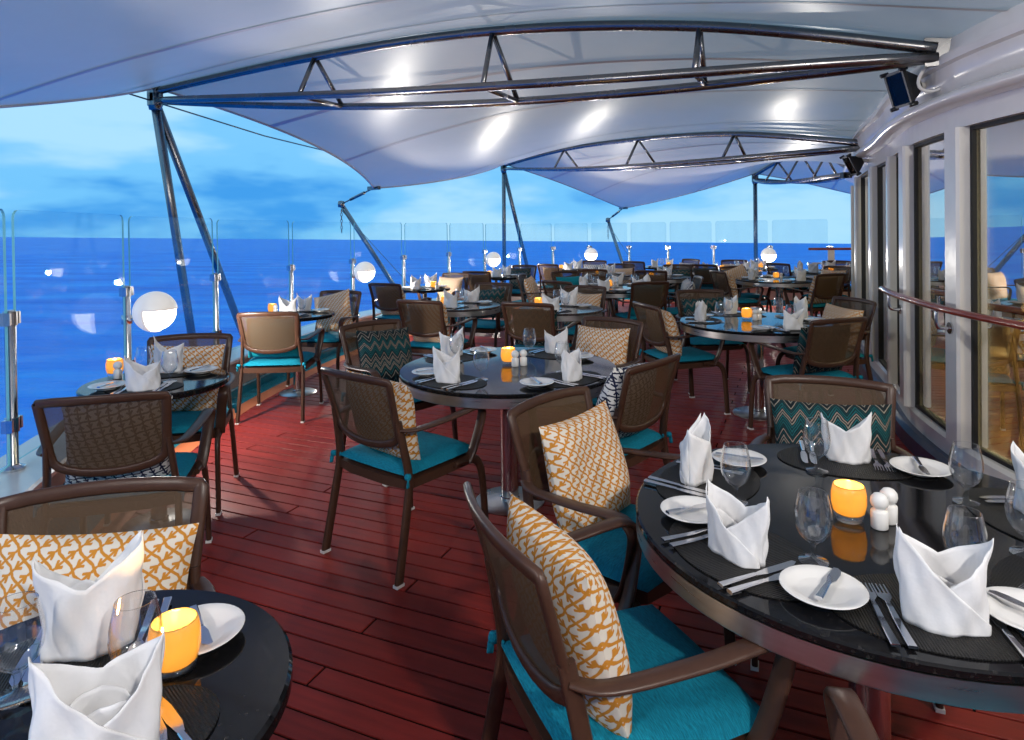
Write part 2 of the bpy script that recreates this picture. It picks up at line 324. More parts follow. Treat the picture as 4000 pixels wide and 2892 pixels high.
def sweep(mb, path, prof, side=None, closed=False, cap=True, scale=None):
    """prof (a,b): a along the side vector, b along side x tangent"""
    path = [Vector(p) for p in path]; n = len(path); k = len(prof); V = []; F = []
    prev = None
    for i, p in enumerate(path):
        if closed: t = path[(i + 1) % n] - path[i - 1]
        else: t = path[min(i + 1, n - 1)] - path[max(i - 1, 0)]
        t.normalize()
        if side is not None:
            sv = Vector(side(i) if callable(side) else side); sv = sv - t * sv.dot(t)
            if sv.length < 1e-4: sv = prev or Vector((1, 0, 0))
        else:
            if prev is None:
                h = Vector((0, 0, 1)) if abs(t.z) < .9 else Vector((1, 0, 0)); sv = t.cross(h)
            else: sv = prev - t * prev.dot(t)
        sv.normalize(); prev = sv; bv = sv.cross(t); s = scale(i / max(1, n - 1)) if scale else 1
        for a, b in prof: V.append(p + sv * (a * s) + bv * (b * s))
    rng = n if closed else n - 1
    for i in range(rng):
        for j in range(k):
            a = i * k + j; b = i * k + (j + 1) % k; c = ((i + 1) % n) * k + (j + 1) % k; d = ((i + 1) % n) * k + j
            F.append((a, b, c, d))
    if cap and not closed:
        F.append(tuple(range(k - 1, -1, -1))); F.append(tuple((n - 1) * k + j for j in range(k)))
    return mb.add(V, F)
def tube(mb, path, r, n=10, **kw): return sweep(mb, path, circle_prof(r, n), **kw)
def lathe(mb, prof, n=24, cx=0, cy_=0, cz=0, sx=1, sy=1):
    V = []; F = []; k = len(prof)
    for i in range(n):
        a = 2 * math.pi * i / n
        for r, z in prof: V.append((cx + r * math.cos(a) * sx, cy_ + r * math.sin(a) * sy, cz + z))
    for i in range(n):
        for j in range(k - 1):
            a = i * k + j; b = ((i + 1) % n) * k + j; F.append((a, b, b + 1, a + 1))
    if prof[0][0] > 1e-6: F.append(tuple(i * k for i in range(n - 1, -1, -1)))
    if prof[-1][0] > 1e-6: F.append(tuple(i * k + k - 1 for i in range(n)))
    return mb.add(V, F)
def box(mb, c, s, rz=0):
    x, y, z = (q / 2 for q in s); V = []
    ca, sa = math.cos(rz), math.sin(rz)
    for dx, dy, dz in [(-x, -y, -z), (x, -y, -z), (x, y, -z), (-x, y, -z), (-x, -y, z), (x, -y, z), (x, y, z), (-x, y, z)]:
        V.append((c[0] + dx * ca - dy * sa, c[1] + dx * sa + dy * ca, c[2] + dz))
    return mb.add(V, [(3, 2, 1, 0), (4, 5, 6, 7), (0, 1, 5, 4), (1, 2, 6, 5), (2, 3, 7, 6), (3, 0, 4, 7)])
def grid(mb, P, nu, nv, closed_u=False):
    V = [P(i / nu, j / nv) for i in range(nu + (0 if closed_u else 1)) for j in range(nv + 1)]; F = []; k = nv + 1; m_ = nu if closed_u else nu + 1
    for i in range(nu):
        for j in range(nv):
            a = i * k + j; b = ((i + 1) % m_) * k + j; F.append((a, b, b + 1, a + 1))
    return mb.add(V, F)
def obj(name, me, mat, parent=None, loc=None, rz=None, rot=None):
    if isinstance(me, MB): me = me.mesh(name)
    if mat is not None and not me.materials: me.materials.append(MATS[mat])
    o = bpy.data.objects.new(name, me); COL.objects.link(o)
    if parent: o.parent = parent
    if loc is not None: o.location = loc
    if rz is not None: o.rotation_euler = (0, 0, rz)
    if rot is not None: o.rotation_euler = rot
    return o
def tag(o, label, cat, group=None):
    o['label'] = label; o['category'] = cat
    if group: o['group'] = group
    return o
def thing(name, label, cat, loc=(0, 0, 0), rz=0, group=None):
    o = bpy.data.objects.new(name, None); COL.objects.link(o); o.empty_display_size = .1
    o.location = loc; o.rotation_euler = (0, 0, rz); return tag(o, label, cat, group)
def struct(o, kind='structure'): o['kind'] = kind; return o
def DZ(y): return -0.006 * max(0.0, y - 4.0)          # the deck falls away a little towards the stern
def profile_run(mb, path, prof, cap=True):
    """extrude the profile [(outward offset, z)] along a plan path of (x, y, z0); offset to the LEFT of travel is positive"""
    V = []; F = []; n = len(path); k = len(prof)
    for i in range(n):
        a = Vector(path[max(0, i - 1)][:2]); b = Vector(path[min(n - 1, i + 1)][:2]); t = (b - a).normalized(); nn = Vector((-t.y, t.x))
        p = path[i]; z0 = p[2] if len(p) > 2 else 0
        for o_, z in prof: V.append((p[0] + nn.x * o_, p[1] + nn.y * o_, z + z0))
    for i in range(n - 1):
        for j in range(k):
            a = i * k + j; b = i * k + (j + 1) % k; F.append((a, (i + 1) * k + j, (i + 1) * k + (j + 1) % k, b))
    if cap: F.append(tuple(range(k))); F.append(tuple((n - 1) * k + j for j in range(k - 1, -1, -1)))
    return mb.add(V, F)

# ------------------------------------------------------------------ sea
mb = MB(); n = 128
mb.add([(0, 0, 0)] + [(40000 * math.cos(2 * math.pi * i / n), 40000 * math.sin(2 * math.pi * i / n), 0) for i in range(n)], [(0, 1 + i, 1 + (i + 1) % n) for i in range(n)])
sea = obj('sea', mb.mesh('sea', smooth=False), 'sea_water', loc=(0, 0, -22)); struct(sea)
sea.rotation_euler = Vector((0, 0, 1)).rotation_difference(SEA_N).to_euler()

# ------------------------------------------------------------------ rail line, deckhouse line (plan)
POSTS = [(-1.45, .55), (-2.0, 1.75), (-2.44, 3.16), (-2.69, 4.54), (-2.69, 5.90), (-2.50, 7.36), (-2.17, 8.85), (-1.66, 9.95), (-1.08, 11.10), (-.52, 12.25),
         (.15, 13.35), (.87, 13.95), (1.68, 14.2), (2.52, 14.05), (3.25, 13.6), (4.06, 13.15), (5.0, 12.65), (5.9, 12.1), (6.75, 11.4)]
RAIL = [(p.x, p.y, DZ(p.y)) for p in crom([(-.7, -.6, 0)] + [(x, y, 0) for x, y in POSTS] + [(7.6, 10.5, 0)], 6)]
WALL = [(2.95, -.6), (2.76, .5), (2.62, 1.5), (2.54, 2.5), (2.53, 3.2), (2.58, 3.72), (2.74, 4.38), (2.95, 4.92), (3.2, 5.5), (3.54, 6.4), (3.97, 7.4), (4.5, 8.5), (5.1, 9.6), (5.9, 10.8)]
WALLP = [(p.x, p.y, DZ(p.y)) for p in crom([(x, y, 0) for x, y in WALL], 6)]
def off_path(path, d):
    out = []
    for i in range(len(path)):
        a = Vector(path[max(0, i - 1)][:2]); b = Vector(path[min(len(path) - 1, i + 1)][:2]); t = (b - a).normalized(); nn = Vector((-t.y, t.x))
        out.append((path[i][0] + nn.x * d, path[i][1] + nn.y * d, path[i][2]))
    return out

# ------------------------------------------------------------------ deck
mb = MB()
poly = [(p[0], p[1]) for p in off_path(RAIL, .12)] + [(7.6, -1.5), (-.7, -1.5)]
pts = [(x, y, DZ(y) - .006) for x, y in poly]
cx, cyy = 2.5, 5.0
mb.add([(cx, cyy, DZ(cyy) - .006)] + pts, [(0, 1 + (i + 1) % len(pts), 1 + i) for i in range(len(pts))])
deck = struct(obj('deck', mb.mesh('deck', False), 'caulk', loc=(0, 0, -.001)))
PANG = rad(-23.4); du = Vector((math.cos(PANG), math.sin(PANG))); dn = Vector((-du.y, du.x))
inner = [(p[0], p[1]) for p in off_path(RAIL, -.42)]
wallin = [(p[0], p[1]) for p in off_path(WALLP, -.25)]
def row_span(n0):
    """u range of a plank row between the waterway and the deckhouse"""
    us = []
    ring = inner + wallin[::-1]
    for i in range(len(ring)):
        a = Vector(ring[i]); b = Vector(ring[(i + 1) % len(ring)]); na, nb = a.dot(dn) - n0, b.dot(dn) - n0
        if na * nb < 0: us.append((a + (b - a) * (na / (na - nb))).dot(du))
    us.sort(); return [(us[i], us[i + 1]) for i in range(0, len(us) - 1, 2)]
def plank_mesh(u0, u1, n0, n1, lift):
    V = []
    ds = .0015
    for (z, g) in ((-.004, 0), (0, 0), (.0015, ds)):
        for u, nq in ((u0 + g, n0 + g), (u1 - g, n0 + g), (u1 - g, n1 - g), (u0 + g, n1 - g)):
            p = du * u + dn * nq; V.append((p.x, p.y, DZ(p.y) + z + lift))
    return V, [(0, 1, 5, 4), (1, 2, 6, 5), (2, 3, 7, 6), (3, 0, 4, 7), (4, 5, 9, 8), (5, 6, 10, 9), (6, 7, 11, 10), (7, 4, 8, 11), (8, 9, 10, 11)]
far = MB(); nplank = 0
for k in range(-2, 150):
    n0 = .1 * k - .0003; n1 = n0 + .0908
    spans = row_span(n0 + .048)
    for (ua, ub) in spans:
        ub = min(ub, ua + 12)
        ph = (-1.5, -2.5, -.5)[(k - 20) % 3 if True else 0]
        j = math.ceil((ua - ph) / 3.0); cuts = [ua - .12]
        u = ph + 3 * j
        while u < ub:
            if u - cuts[-1] > .3: cuts.append(u)
            u += 3
        cuts.append(ub)
        for a, b in zip(cuts[:-1], cuts[1:]):
            V, F = plank_mesh(a + .0045, b - .0045, n0, n1, random.uniform(-.0006, .0006))
            if nplank < 298 and n0 > .2:
                q = MB(); c = Vector(V[0]); q.add([Vector(p) - c for p in V], F)
                o = obj('plank', q.mesh('plank', False), 'plank', deck, loc=c); nplank += 1
                o.data.transform(Matrix.Rotation(-PANG, 4, 'Z')); o.rotation_euler = (0, 0, PANG)
            else: far.add(V, F)
fp = obj('plank_field', far.mesh('plank_field', False), 'plank', deck); fp['kind'] = 'stuff'
# margin board, waterway and bulwark follow the rail  (left of travel = outboard)
def run(name, prof, mat, parent=None, path=RAIL, smooth=False):
    q = MB(); profile_run(q, path, prof); return obj(name, q.mesh(name, smooth, 40), mat, parent)
run('margin_board', [(-.46, .0), (-.46, .004), (-.315, .004), (-.315, 0)], 'margin', deck)
struct(run('waterway', [(-.315, -.01), (-.315, .003), (-.16, .003), (-.16, -.01)], 'teal_paint'))
bw = thing('bulwark', 'low bulwark, grey face and white cap, carrying the glass screen round the deck', 'bulwark')
run('lower_band', [(-.165, -.02), (-.165, .08), (-.15, .10), (.1, .10), (.1, -.02)], 'teal_paint', bw)
run('face', [(-.16, .10), (-.16, .325), (.1, .325), (.1, .10)], 'grey_paint', bw)
run('cap', [(-.185, .325), (-.195, .335), (-.195, .355), (-.18, .365), (.15, .365), (.165, .35), (.165, .325)], 'white_paint', bw)
run('outer_shell', [(.1, -2.5), (.1, .32), (.12, .32), (.12, -2.5)], 'white_paint', bw)

# ------------------------------------------------------------------ glass screen: posts, panels, globe lamps
post_me = {}
q = MB(); lathe(q, [(0.0, 0), (.052, 0), (.052, .012), (.030, .022), (.0245, .03), (.0245, .77), (.020, .776), (0, .776)], 18); post_me['tube'] = q.mesh('post_tube', True, 35)
q = MB(); box(q, (0, 0, 0), (.105, .034, .062)); box(q, (-.046, .0, 0), (.018, .046, .058)); box(q, (.046, .0, 0), (.018, .046, .058)); lathe(q, [(0, -.034), (.031, -.034), (.031, .034), (0, .034)], 14); post_me['clamp'] = q.mesh('post_clamp', False)
ordn = ['first', 'second', 'third', 'fourth', 'fifth', 'sixth', 'seventh', 'eighth', 'ninth', 'tenth', 'eleventh', 'twelfth', 'thirteenth', 'fourteenth', 'fifteenth', 'sixteenth', 'seventeenth', 'eighteenth', 'nineteenth']
def post_dir(i):
    a = Vector(POSTS[max(0, i - 1)]); b = Vector(POSTS[min(len(POSTS) - 1, i + 1)]); return (b - a).normalized()
for i, (x, y) in enumerate(POSTS):
    if i < 1 or i > 17: continue
    t = post_dir(i); rz = math.atan2(t.y, t.x); z0 = DZ(y) + .365
    lab = f'polished steel rail post, {ordn[i - 2]} from the left edge of the photo' if i >= 2 else 'polished steel rail post just outside the left edge'
    p = thing('rail_post', lab, 'post', (x, y, z0), rz, 'steel posts of the glass screen')
    obj('tube', post_me['tube'], 'steel', p)
    for zz in (.735, .22):
        obj('clamp', post_me['clamp'], 'steel', p, loc=(0, 0, zz))
for i in range(1, 17):
    a, b = Vector(POSTS[i]), Vector(POSTS[i + 1]); t = (b - a); Lg = t.length; t.normalize(); a2 = .042; w = Lg - 2 * a2
    z0 = .40; z1 = 1.63; r = .045; th = .006
    outl = [(a2, z0), (a2 + w, z0)] + [(a2 + w - r + r * math.sin(s * math.pi / 10), z1 - r + r * math.cos(s * math.pi / 10)) for s in range(5, -1, -1)] + [(a2 + r - r * math.sin(s * math.pi / 10), z1 - r + r * math.cos(s * math.pi / 10)) for s in range(0, 6)]
    n_ = len(outl); q = MB()
    V = [(u, -th, z) for u, z in outl] + [(u, th, z) for u, z in outl]
    q.add(V, [tuple(range(n_)), tuple(range(2 * n_ - 1, n_ - 1, -1))] + [(j, j + n_, (j + 1) % n_ + n_, (j + 1) % n_) for j in range(n_)])
    me = q.mesh('glass_panel', False); me.materials.append(MATS['rail_glass']); me.materials.append(MATS['glass_edge'])
    for j in range(2, 2 + n_): me.polygons[j].material_index = 1
    za, zb = DZ(a.y), DZ(b.y)
    o = obj('glass_panel', me, None, loc=(a.x, a.y, (za + zb) / 2), rz=math.atan2(t.y, t.x))
    lab = f'clear glass wind screen panel, {ordn[i - 1]} from the left edge of the photo'
    tag(o, lab, 'glass panel', 'glass panels of the wind screen')
    # small steel glass foot on the cap
    f = MB(); box(f, (0, 0, .03), (.05, .04, .06)); box(f, (0, -.022, .04), (.046, .01, .034))
    ft = obj('panel_foot', f.mesh('panel_foot', False), 'steel', loc=(*(a + t * Lg * .5 + Vector((t.y, -t.x)) * .03), (za + zb) / 2 + .365), rz=math.atan2(t.y, t.x))
    tag(ft, f'small steel shoe on the bulwark cap under the {ordn[i - 1]} glass panel', 'bracket', 'steel shoes under the glass panels')

def globe(i, lab):
    x, y = POSTS[i]; t = post_dir(i); inb = Vector((t.y, -t.x))                      # inboard
    p = Vector((x, y)) + inb * .19; z = DZ(y) + .955; R = .142
    g = thing('globe_lamp', lab, 'lamp', (p.x, p.y, z), math.atan2(inb.y, inb.x), 'round lamps on the rail posts')   # local +x = inboard
    nu, nv = 40, 26; S = MB(); D = MB(); vs = []
    def pt(i_, j_, r):
        th = math.pi * j_ / nv; ph = 2 * math.pi * i_ / nu; return Vector((r * math.sin(th) * math.cos(ph), r * math.sin(th) * math.sin(ph), r * math.cos(th)))
    sv = [tuple(pt(i_, j_, R)) for i_ in range(nu) for j_ in range(nv + 1)]; dv = [tuple(pt(i_, j_, R * .93)) for i_ in range(nu) for j_ in range(nv + 1)]
    sf = []; df = []; k = nv + 1
    for i_ in range(nu):
        for j_ in range(nv):
            ph = (2 * math.pi * (i_ + .5) / nu + math.pi) % (2 * math.pi) - math.pi; th = math.pi * (j_ + .5) / nv
            q4 = (i_ * k + j_, i_ * k + j_ + 1, ((i_ + 1) % nu) * k + j_ + 1, ((i_ + 1) % nu) * k + j_)
            mouth = th > math.pi * .47 and abs(ph) < rad(98) and th < math.pi * .93
            (df if mouth else sf).append(q4)
            if not mouth: pass
    S.add(sv, sf); D.add(dv, df)
    so = obj('shell', S.mesh('shell'), 'globe_shell', g); md = so.modifiers.new('t', 'SOLIDIFY'); md.thickness = .007
    obj('diffuser', D.mesh('diffuser'), 'globe_light', g)
    br = MB(); tube(br, [(-.19, 0, -.05), (-.15, 0, -.05), (-.10, 0, -.02)], .012, 8); lathe(br, [(0, -.03), (.034, -.03), (.034, .03), (0, .03)], 12, -.19, 0, -.05)
    obj('bracket', br, 'steel', g)
    ld = bpy.data.lights.new('globe_bulb', 'SPOT'); ld.energy = GLOBE_W; ld.color = (1, .93, .82); ld.spot_size = rad(178); ld.spot_blend = .25; ld.shadow_soft_size = .03
    lo = bpy.data.objects.new('bulb', ld); COL.objects.link(lo); lo.parent = g; lo.location = (R * 1.02, 0, -.05)
    lo.rotation_euler = Vector((1, 0, -.18)).to_track_quat('-Z', 'Y').to_euler()
    return g
for i, nm in ((3, 'nearest and largest white globe lamp, on the rail post at left'), (6, 'second nearest white globe lamp along the rail'),
              (9, 'white globe lamp on the rail left of the second canopy mast'), (12, 'white globe lamp at the stern right of the second mast'),
              (16, 'rightmost white globe lamp, beside the third canopy mast')):
    globe(i, nm)

# ------------------------------------------------------------------ canopy: masts, trusses, struts, membrane
def lerp(a, b, t): return a + (b - a) * t
TR = {}
def truss(tagname, A, B, zs, mast_feet, lab_t, lab_m, spread=.31, frames=(.2, .42, .68), depth=.42, rr=.036):
    A, B = Vector(A), Vector(B); d = (B - A); d2 = Vector((d.x, d.y, 0)).normalized(); sd = Vector((-d2.y, d2.x, 0))
    def top(t):
        ks = [0, .2, .43, .69, 1]; pts = [Vector((*(lerp(A, B, k).xy), z)) for k, z in zip(ks, zs)]
        c = crom(pts, 10); return c
    topc = top(0); TR[tagname] = topc
    def topat(t):
        # find by plan parameter
        best = min(topc, key=lambda p: abs((p - A).xy.dot(d2.xy) / d.xy.length - t)); return best
    th = thing('canopy_truss', lab_t, 'truss', tuple(A), 0, 'steel trusses under the canopy')
    def loc(path): return [p - A for p in path]
    q = MB(); tube(q, loc(topc), rr, 12); obj('top_chord', q, 'mast_steel', th)
    def bot(t, s):
        base = lerp(A, B, t) - Vector((0, 0, .05)); w = math.sin(math.pi * t)
        return base + sd * (s * spread * (w ** .7)) + Vector((0, 0, -.10 * w + .0))
    for s in (-1, 1):
        q = MB(); tube(q, loc([bot(k / 24, s) for k in range(25)]), rr * .9, 10); obj('bottom_chord', q, 'mast_steel', th)
    for t in frames:
        a, b, c = topat(t), bot(t, -1), bot(t, 1)
        for pa, pb in ((a, b), (a, c), (b, c)):
            q = MB(); tube(q, loc([pa, pb]), rr * .55, 8); obj('brace', q, 'mast_steel', th)
    q = MB(); lathe(q, [(0, -.10), (.07, -.10), (.07, .10), (0, .10)], 14); box(q, (0, 0, .0), (.2, .03, .16), math.atan2(d2.y, d2.x))
    obj('end_plate', q.mesh('end_plate', True, 35), 'mast_steel', th, loc=B - A)
    q = MB(); box(q, (0, 0, 0), (.16, .035, .2), math.atan2(d2.y, d2.x)); obj('pin_plate', q.mesh('pin_plate', False), 'mast_steel', th, loc=-d2 * .02)
    ms = thing('canopy_mast', lab_m, 'mast', tuple(B), 0, 'masts outside the glass screen')
    for f in mast_feet:
        q = MB(); tube(q, [Vector((0, 0, -.06)), Vector(f) - B], .045, 12); obj('leg', q, 'mast_steel', ms)
    q = MB(); lathe(q, [(0, -.14), (.055, -.14), (.07, -.06), (.07, .02), (0, .04)], 14); obj('head', q, 'mast_steel', ms)
truss('A', (2.44, 3.74, 2.50), (-3.53, 6.5, 2.86), (2.50, 2.81, 2.985, 3.0, 2.90), [(-3.72, 7.7, -.3), (-3.55, 8.9, -.3)],
      'nearest steel truss spanning from the white house to the left mast', 'nearest canopy mast with two raking legs, at left')
truss('B', (3.62, 6.75, 2.33), (-.17, 14.8, 2.88), (2.33, 2.66, 2.85, 2.95, 2.90), [(-.2, 15.6, -.3), (.55, 16.2, -.3)],
      'middle steel truss under the canopy', 'middle canopy mast with two raking legs behind the glass')
truss('C', (5.15, 9.9, 2.30), (5.3, 14.2, 2.52), (2.30, 2.62, 2.74, 2.72, 2.56), [(5.45, 14.6, -.3)],
      'farthest small steel truss beside the white house', 'farthest canopy mast, a single pole at right')
truss('M', (2.5, -1.2, 2.50), (-3.3, -1.6, 2.86), (2.50, 2.81, 2.985, 3.0, 2.90), [(-3.5, -.4, -.3)],
      'added steel truss, unseen behind the camera', 'added canopy mast, unseen behind the camera')  # unseen truss and mast, added to carry the fill floodlights
VALLEY = {
 'm': [(2.5, -1.2, 2.5), (1.4, -1.2, 2.85), (0, -1.3, 3.0), (-1.6, -1.4, 3.0), (-3.3, -1.6, 2.86)],
 '0': [(2.42, 1.9, 2.55), (1.2, 2.05, 2.62), (-.6, 2.3, 2.62), (-2.5, 2.7, 2.42), (-4.35, 3.2, 2.10)],
 '1': [(3.0, 5.25, 2.43), (1.9, 6.2, 2.58), (.6, 7.4, 2.63), (-.8, 8.85, 2.45), (-2.17, 10.3, 2.15)],
 '2': [(4.45, 8.5, 2.30), (4.1, 10.2, 2.48), (3.6, 12.1, 2.48), (3.1, 14.1, 2.26), (2.72, 15.9, 1.93)],
 '3': [(6.2, 11.2, 2.30), (6.9, 12.2, 2.38), (7.6, 13.2, 2.35), (8.4, 14.4, 2.2), (9.2, 15.6, 2.0)]}
def curve_at(pts):
    ln = [0]
    for a, b in zip(pts[:-1], pts[1:]): ln.append(ln[-1] + (b - a).length)
    def f(s):
        q_ = s * ln[-1]
        for i in range(len(pts) - 1):
            if q_ <= ln[i + 1] + 1e-9: return lerp(pts[i], pts[i + 1], (q_ - ln[i]) / max(1e-9, ln[i + 1] - ln[i]))
        return pts[-1].copy()
    return f
LIFT = Vector((0, 0, .045))
IN = Vector((.32, -.06, .02))
CUR = {k: curve_at([Vector(v[0]) + IN] + crom(v, 8)) for k, v in VALLEY.items()}
for k in 'ABC': CUR[k] = curve_at([TR[k][0] + LIFT + IN] + [p + LIFT for p in TR[k]])
canopy = thing('canopy', 'white tensioned fabric canopy stretched over the whole dining deck', 'canopy')
def patch_fn(kr, kv, scallop):
    R_, V_ = CUR[kr], CUR[kv]
    def P(u, s):
        se = s * (1 - scallop * 4 * u * (1 - u) * (1 if u < 1 else 1)); a = R_(se); b = V_(se); wz = math.sin(u * math.pi / 2)
        return Vector((a.x + (b.x - a.x) * u, a.y + (b.y - a.y) * u, a.z + (b.z - a.z) * wz))
    return P
SEAMS = []
for kr, kv, sc_ in (('m', '0', .08), ('A', '0', .085), ('A', '1', .10), ('B', '1', .085), ('B', '2', .085), ('C', '2', .085), ('C', '3', .10)):
    P = patch_fn(kr, kv, sc_); q = MB(); grid(q, P, 24, 48); obj('fabric_panel', q, 'canopy_fabric', canopy)
    for us in ((.28, .62) if kr in 'AB' else (.5,)):                     # welded seam bands, just under the fabric
        q = MB()
        def PS(a, s, P=P, us=us): 
            p = P(us + (a - .5) * .016, s); return p - Vector((0, 0, .004))
        grid(q, PS, 1, 40); obj('seam', q, 'canopy_seam', canopy)
    q = MB(); tube(q, [P(u / 30, 1.0) for u in range(31)], .016, 8); obj('edge_hem', q, 'canopy_seam', canopy)
def cable(name, pts, r, lab, mat='mast_steel', cat='cable'):
    q = MB(); tube(q, [Vector(p) - Vector(pts[0]) for p in pts], r, 6); return tag(obj(name, q, mat, loc=pts[0]), lab, cat)
cable('edge_cable', [(-3.53, 6.5, 2.80), (-2.9, 7.7, 2.62), (-2.2, 9.0, 2.50)], .008, 'thin steel cable from the left mast to the canopy edge')
cable('edge_cable', [(-3.53, 6.5, 2.80), (-3.75, 6.0, 2.86)], .008, 'short steel cable left of the nearest mast head')
def strut(tip, foot, corner, lab, nm):
    tip, foot, corner = Vector(tip), Vector(foot), Vector(corner)
    s_ = thing('tension_strut', lab, 'strut', tuple(foot), 0, 'struts holding down the canopy corners')
    q = MB(); tube(q, [Vector((0, 0, 0)), tip - foot], .04, 10); obj('pole', q, 'mast_steel', s_)
    q = MB(); lathe(q, [(0, -.06), (.055, -.05), (.06, 0), (.05, .05), (0, .06)], 12); obj('head', q, 'mast_steel', s_, loc=tip - foot)
    d = corner - tip
    q = MB(); tube(q, [tip - foot, tip - foot + d * .3], .012, 6); tube(q, [tip - foot + d * .3, tip - foot + d * .72], .026, 8); tube(q, [tip - foot + d * .72, corner - foot], .012, 6); obj('turnbuckle', q, 'mast_steel', s_)
    q = MB(); box(q, (0, 0, 0), (.3, .05, .06), math.atan2(d.y, d.x)); obj('corner_plate', q.mesh('corner_plate', False), 'mast_steel', s_, loc=corner - foot)
    for k in range(7):
        q = MB(); c = tip - foot + Vector((.0, 0, -.12 - k * .055)); tube(q, [c + Vector((.016 * math.cos(a) * (k % 2), .016 * math.cos(a) * ((k + 1) % 2), .032 * math.sin(a))) for a in [j * math.pi / 4 for j in range(8)]], .006, 5, closed=True)
        obj('chain_link', q, 'mast_steel', s_)
    q = MB(); tube(q, [tip - foot + Vector((0, 0, -.1)), Vector((.35, -.25, .2))], .006, 5); obj('stay_wire', q, 'mast_steel', s_)
strut((-2.87, 11.0, 1.93), (-1.75, 11.9, -.2), (-2.17, 10.3, 2.15), 'nearest leaning strut tied to the low canopy corner', 0)
strut((2.43, 16.5, 1.65), (2.95, 16.0, -.2), (2.72, 15.9, 1.93), 'far leaning strut tied to the second low canopy corner', 1)

# ------------------------------------------------------------------ deckhouse (right of travel along WALLP is inside, left is the deck)
house = thing('deckhouse', 'white curved deckhouse with tall glass windows at right', 'deckhouse', (0, 0, 0))
def wall_run(name, prof, mat, smooth=False, path=WALLP, ang=40):
    q = MB(); profile_run(q, path, prof); return obj(name, q.mesh(name, smooth, ang), mat, house)
wall_run('kerb', [(.10, -.02), (.10, .10), (.07, .125), (-.12, .125), (-.12, -.02)], 'dark_kerb')
wall_run('sill', [(.035, .125), (.035, .215), (.015, .235), (-.10, .235), (-.10, .125)], 'white_paint')
wall_run('window_head', [(.035, 2.04), (.035, 2.16), (-.10, 2.16), (-.10, 2.04)], 'white_paint')
wall_run('ledge', [(.0, 2.16), (.13, 2.16), (.155, 2.175), (.165, 2.195), (.155, 2.215), (.13, 2.23), (.0, 2.25)], 'white_paint', True, ang=60)
wall_run('fascia', [(.0, 2.24), (.06, 2.27), (.09, 2.33), (.10, 2.42), (.08, 2.54), (.03, 2.66), (-.06, 2.76), (-1.0, 2.80), (-1.0, 2.3), (-.12, 2.24)], 'white_paint', True, ang=50)
wall_run('fascia_rib', [(.098, 2.395), (.135, 2.40), (.14, 2.425), (.135, 2.45), (.096, 2.455)], 'white_paint', True, ang=60)
# mullions and panes between the glazing stations
def wl(y):
    for a, b in zip(WALLP[:-1], WALLP[1:]):
        if a[1] <= y <= b[1]:
            t = (y - a[1]) / (b[1] - a[1]); p = Vector((lerp(a[0], b[0], t), y, DZ(y))); d = (Vector(b) - Vector(a)).xy.normalized(); return p, d
ST = [-.3, .75, 1.8, 2.75, 3.72, 4.56, 5.2, 6.1, 7.4, 8.9, 10.4]
for i, y in enumerate(ST):
    p, d = wl(y); w = .15 if y < 5 else .12
    q = MB(); profile = [(-w / 2, .06), (-w / 2 + .012, .075), (w / 2 - .012, .075), (w / 2, .06), (w / 2, -.09), (-w / 2, -.09)]
    V = [(a, b, z) for z in (.235, 2.04) for a, b in profile]
    q.add(V, [tuple(range(5, -1, -1)), tuple(range(6, 12))] + [(j, (j + 1) % 6, (j + 1) % 6 + 6, j + 6) for j in range(6)])
    obj('mullion', q.mesh('mullion', False), 'white_paint', house, loc=p, rz=math.atan2(d.y, d.x))
for a, b in zip(ST[:-1], ST[1:]):
    pa, da = wl(a); pb, db = wl(b); d = (pb - pa); Lg = d.xy.length; rz = math.atan2(d.y, d.x); w0 = .09
    z0, z1 = .235, 2.04
    q = MB(); box(q, (Lg / 2, -.01, (z0 + z1) / 2), (Lg - .1, .012, z1 - z0 + .01)); obj('window_pane', q.mesh('window_pane', False), 'window_glass', house, loc=pa, rz=rz)
    q = MB()
    for (cx_, cz_, sx_, sz_) in ((w0, (z0 + z1) / 2, .022, z1 - z0), (Lg - w0, (z0 + z1) / 2, .022, z1 - z0), (Lg / 2, z0 + .011, Lg - 2 * w0 - .022, .022), (Lg / 2, z1 - .011, Lg - 2 * w0 - .022, .022)):
        box(q, (cx_, .006, cz_), (sx_, .022, sz_))
    obj('gasket', q.mesh('gasket', False), 'rubber', house, loc=pa, rz=rz)
q = MB(); box(q, (-.4, -2.3, 1.5), (7.2, .12, 3.2)); obj('unseen_bulkhead', q.mesh('unseen_bulkhead', False), 'white_paint', house)  # unseen wall added behind the camera to keep out blue sky fill
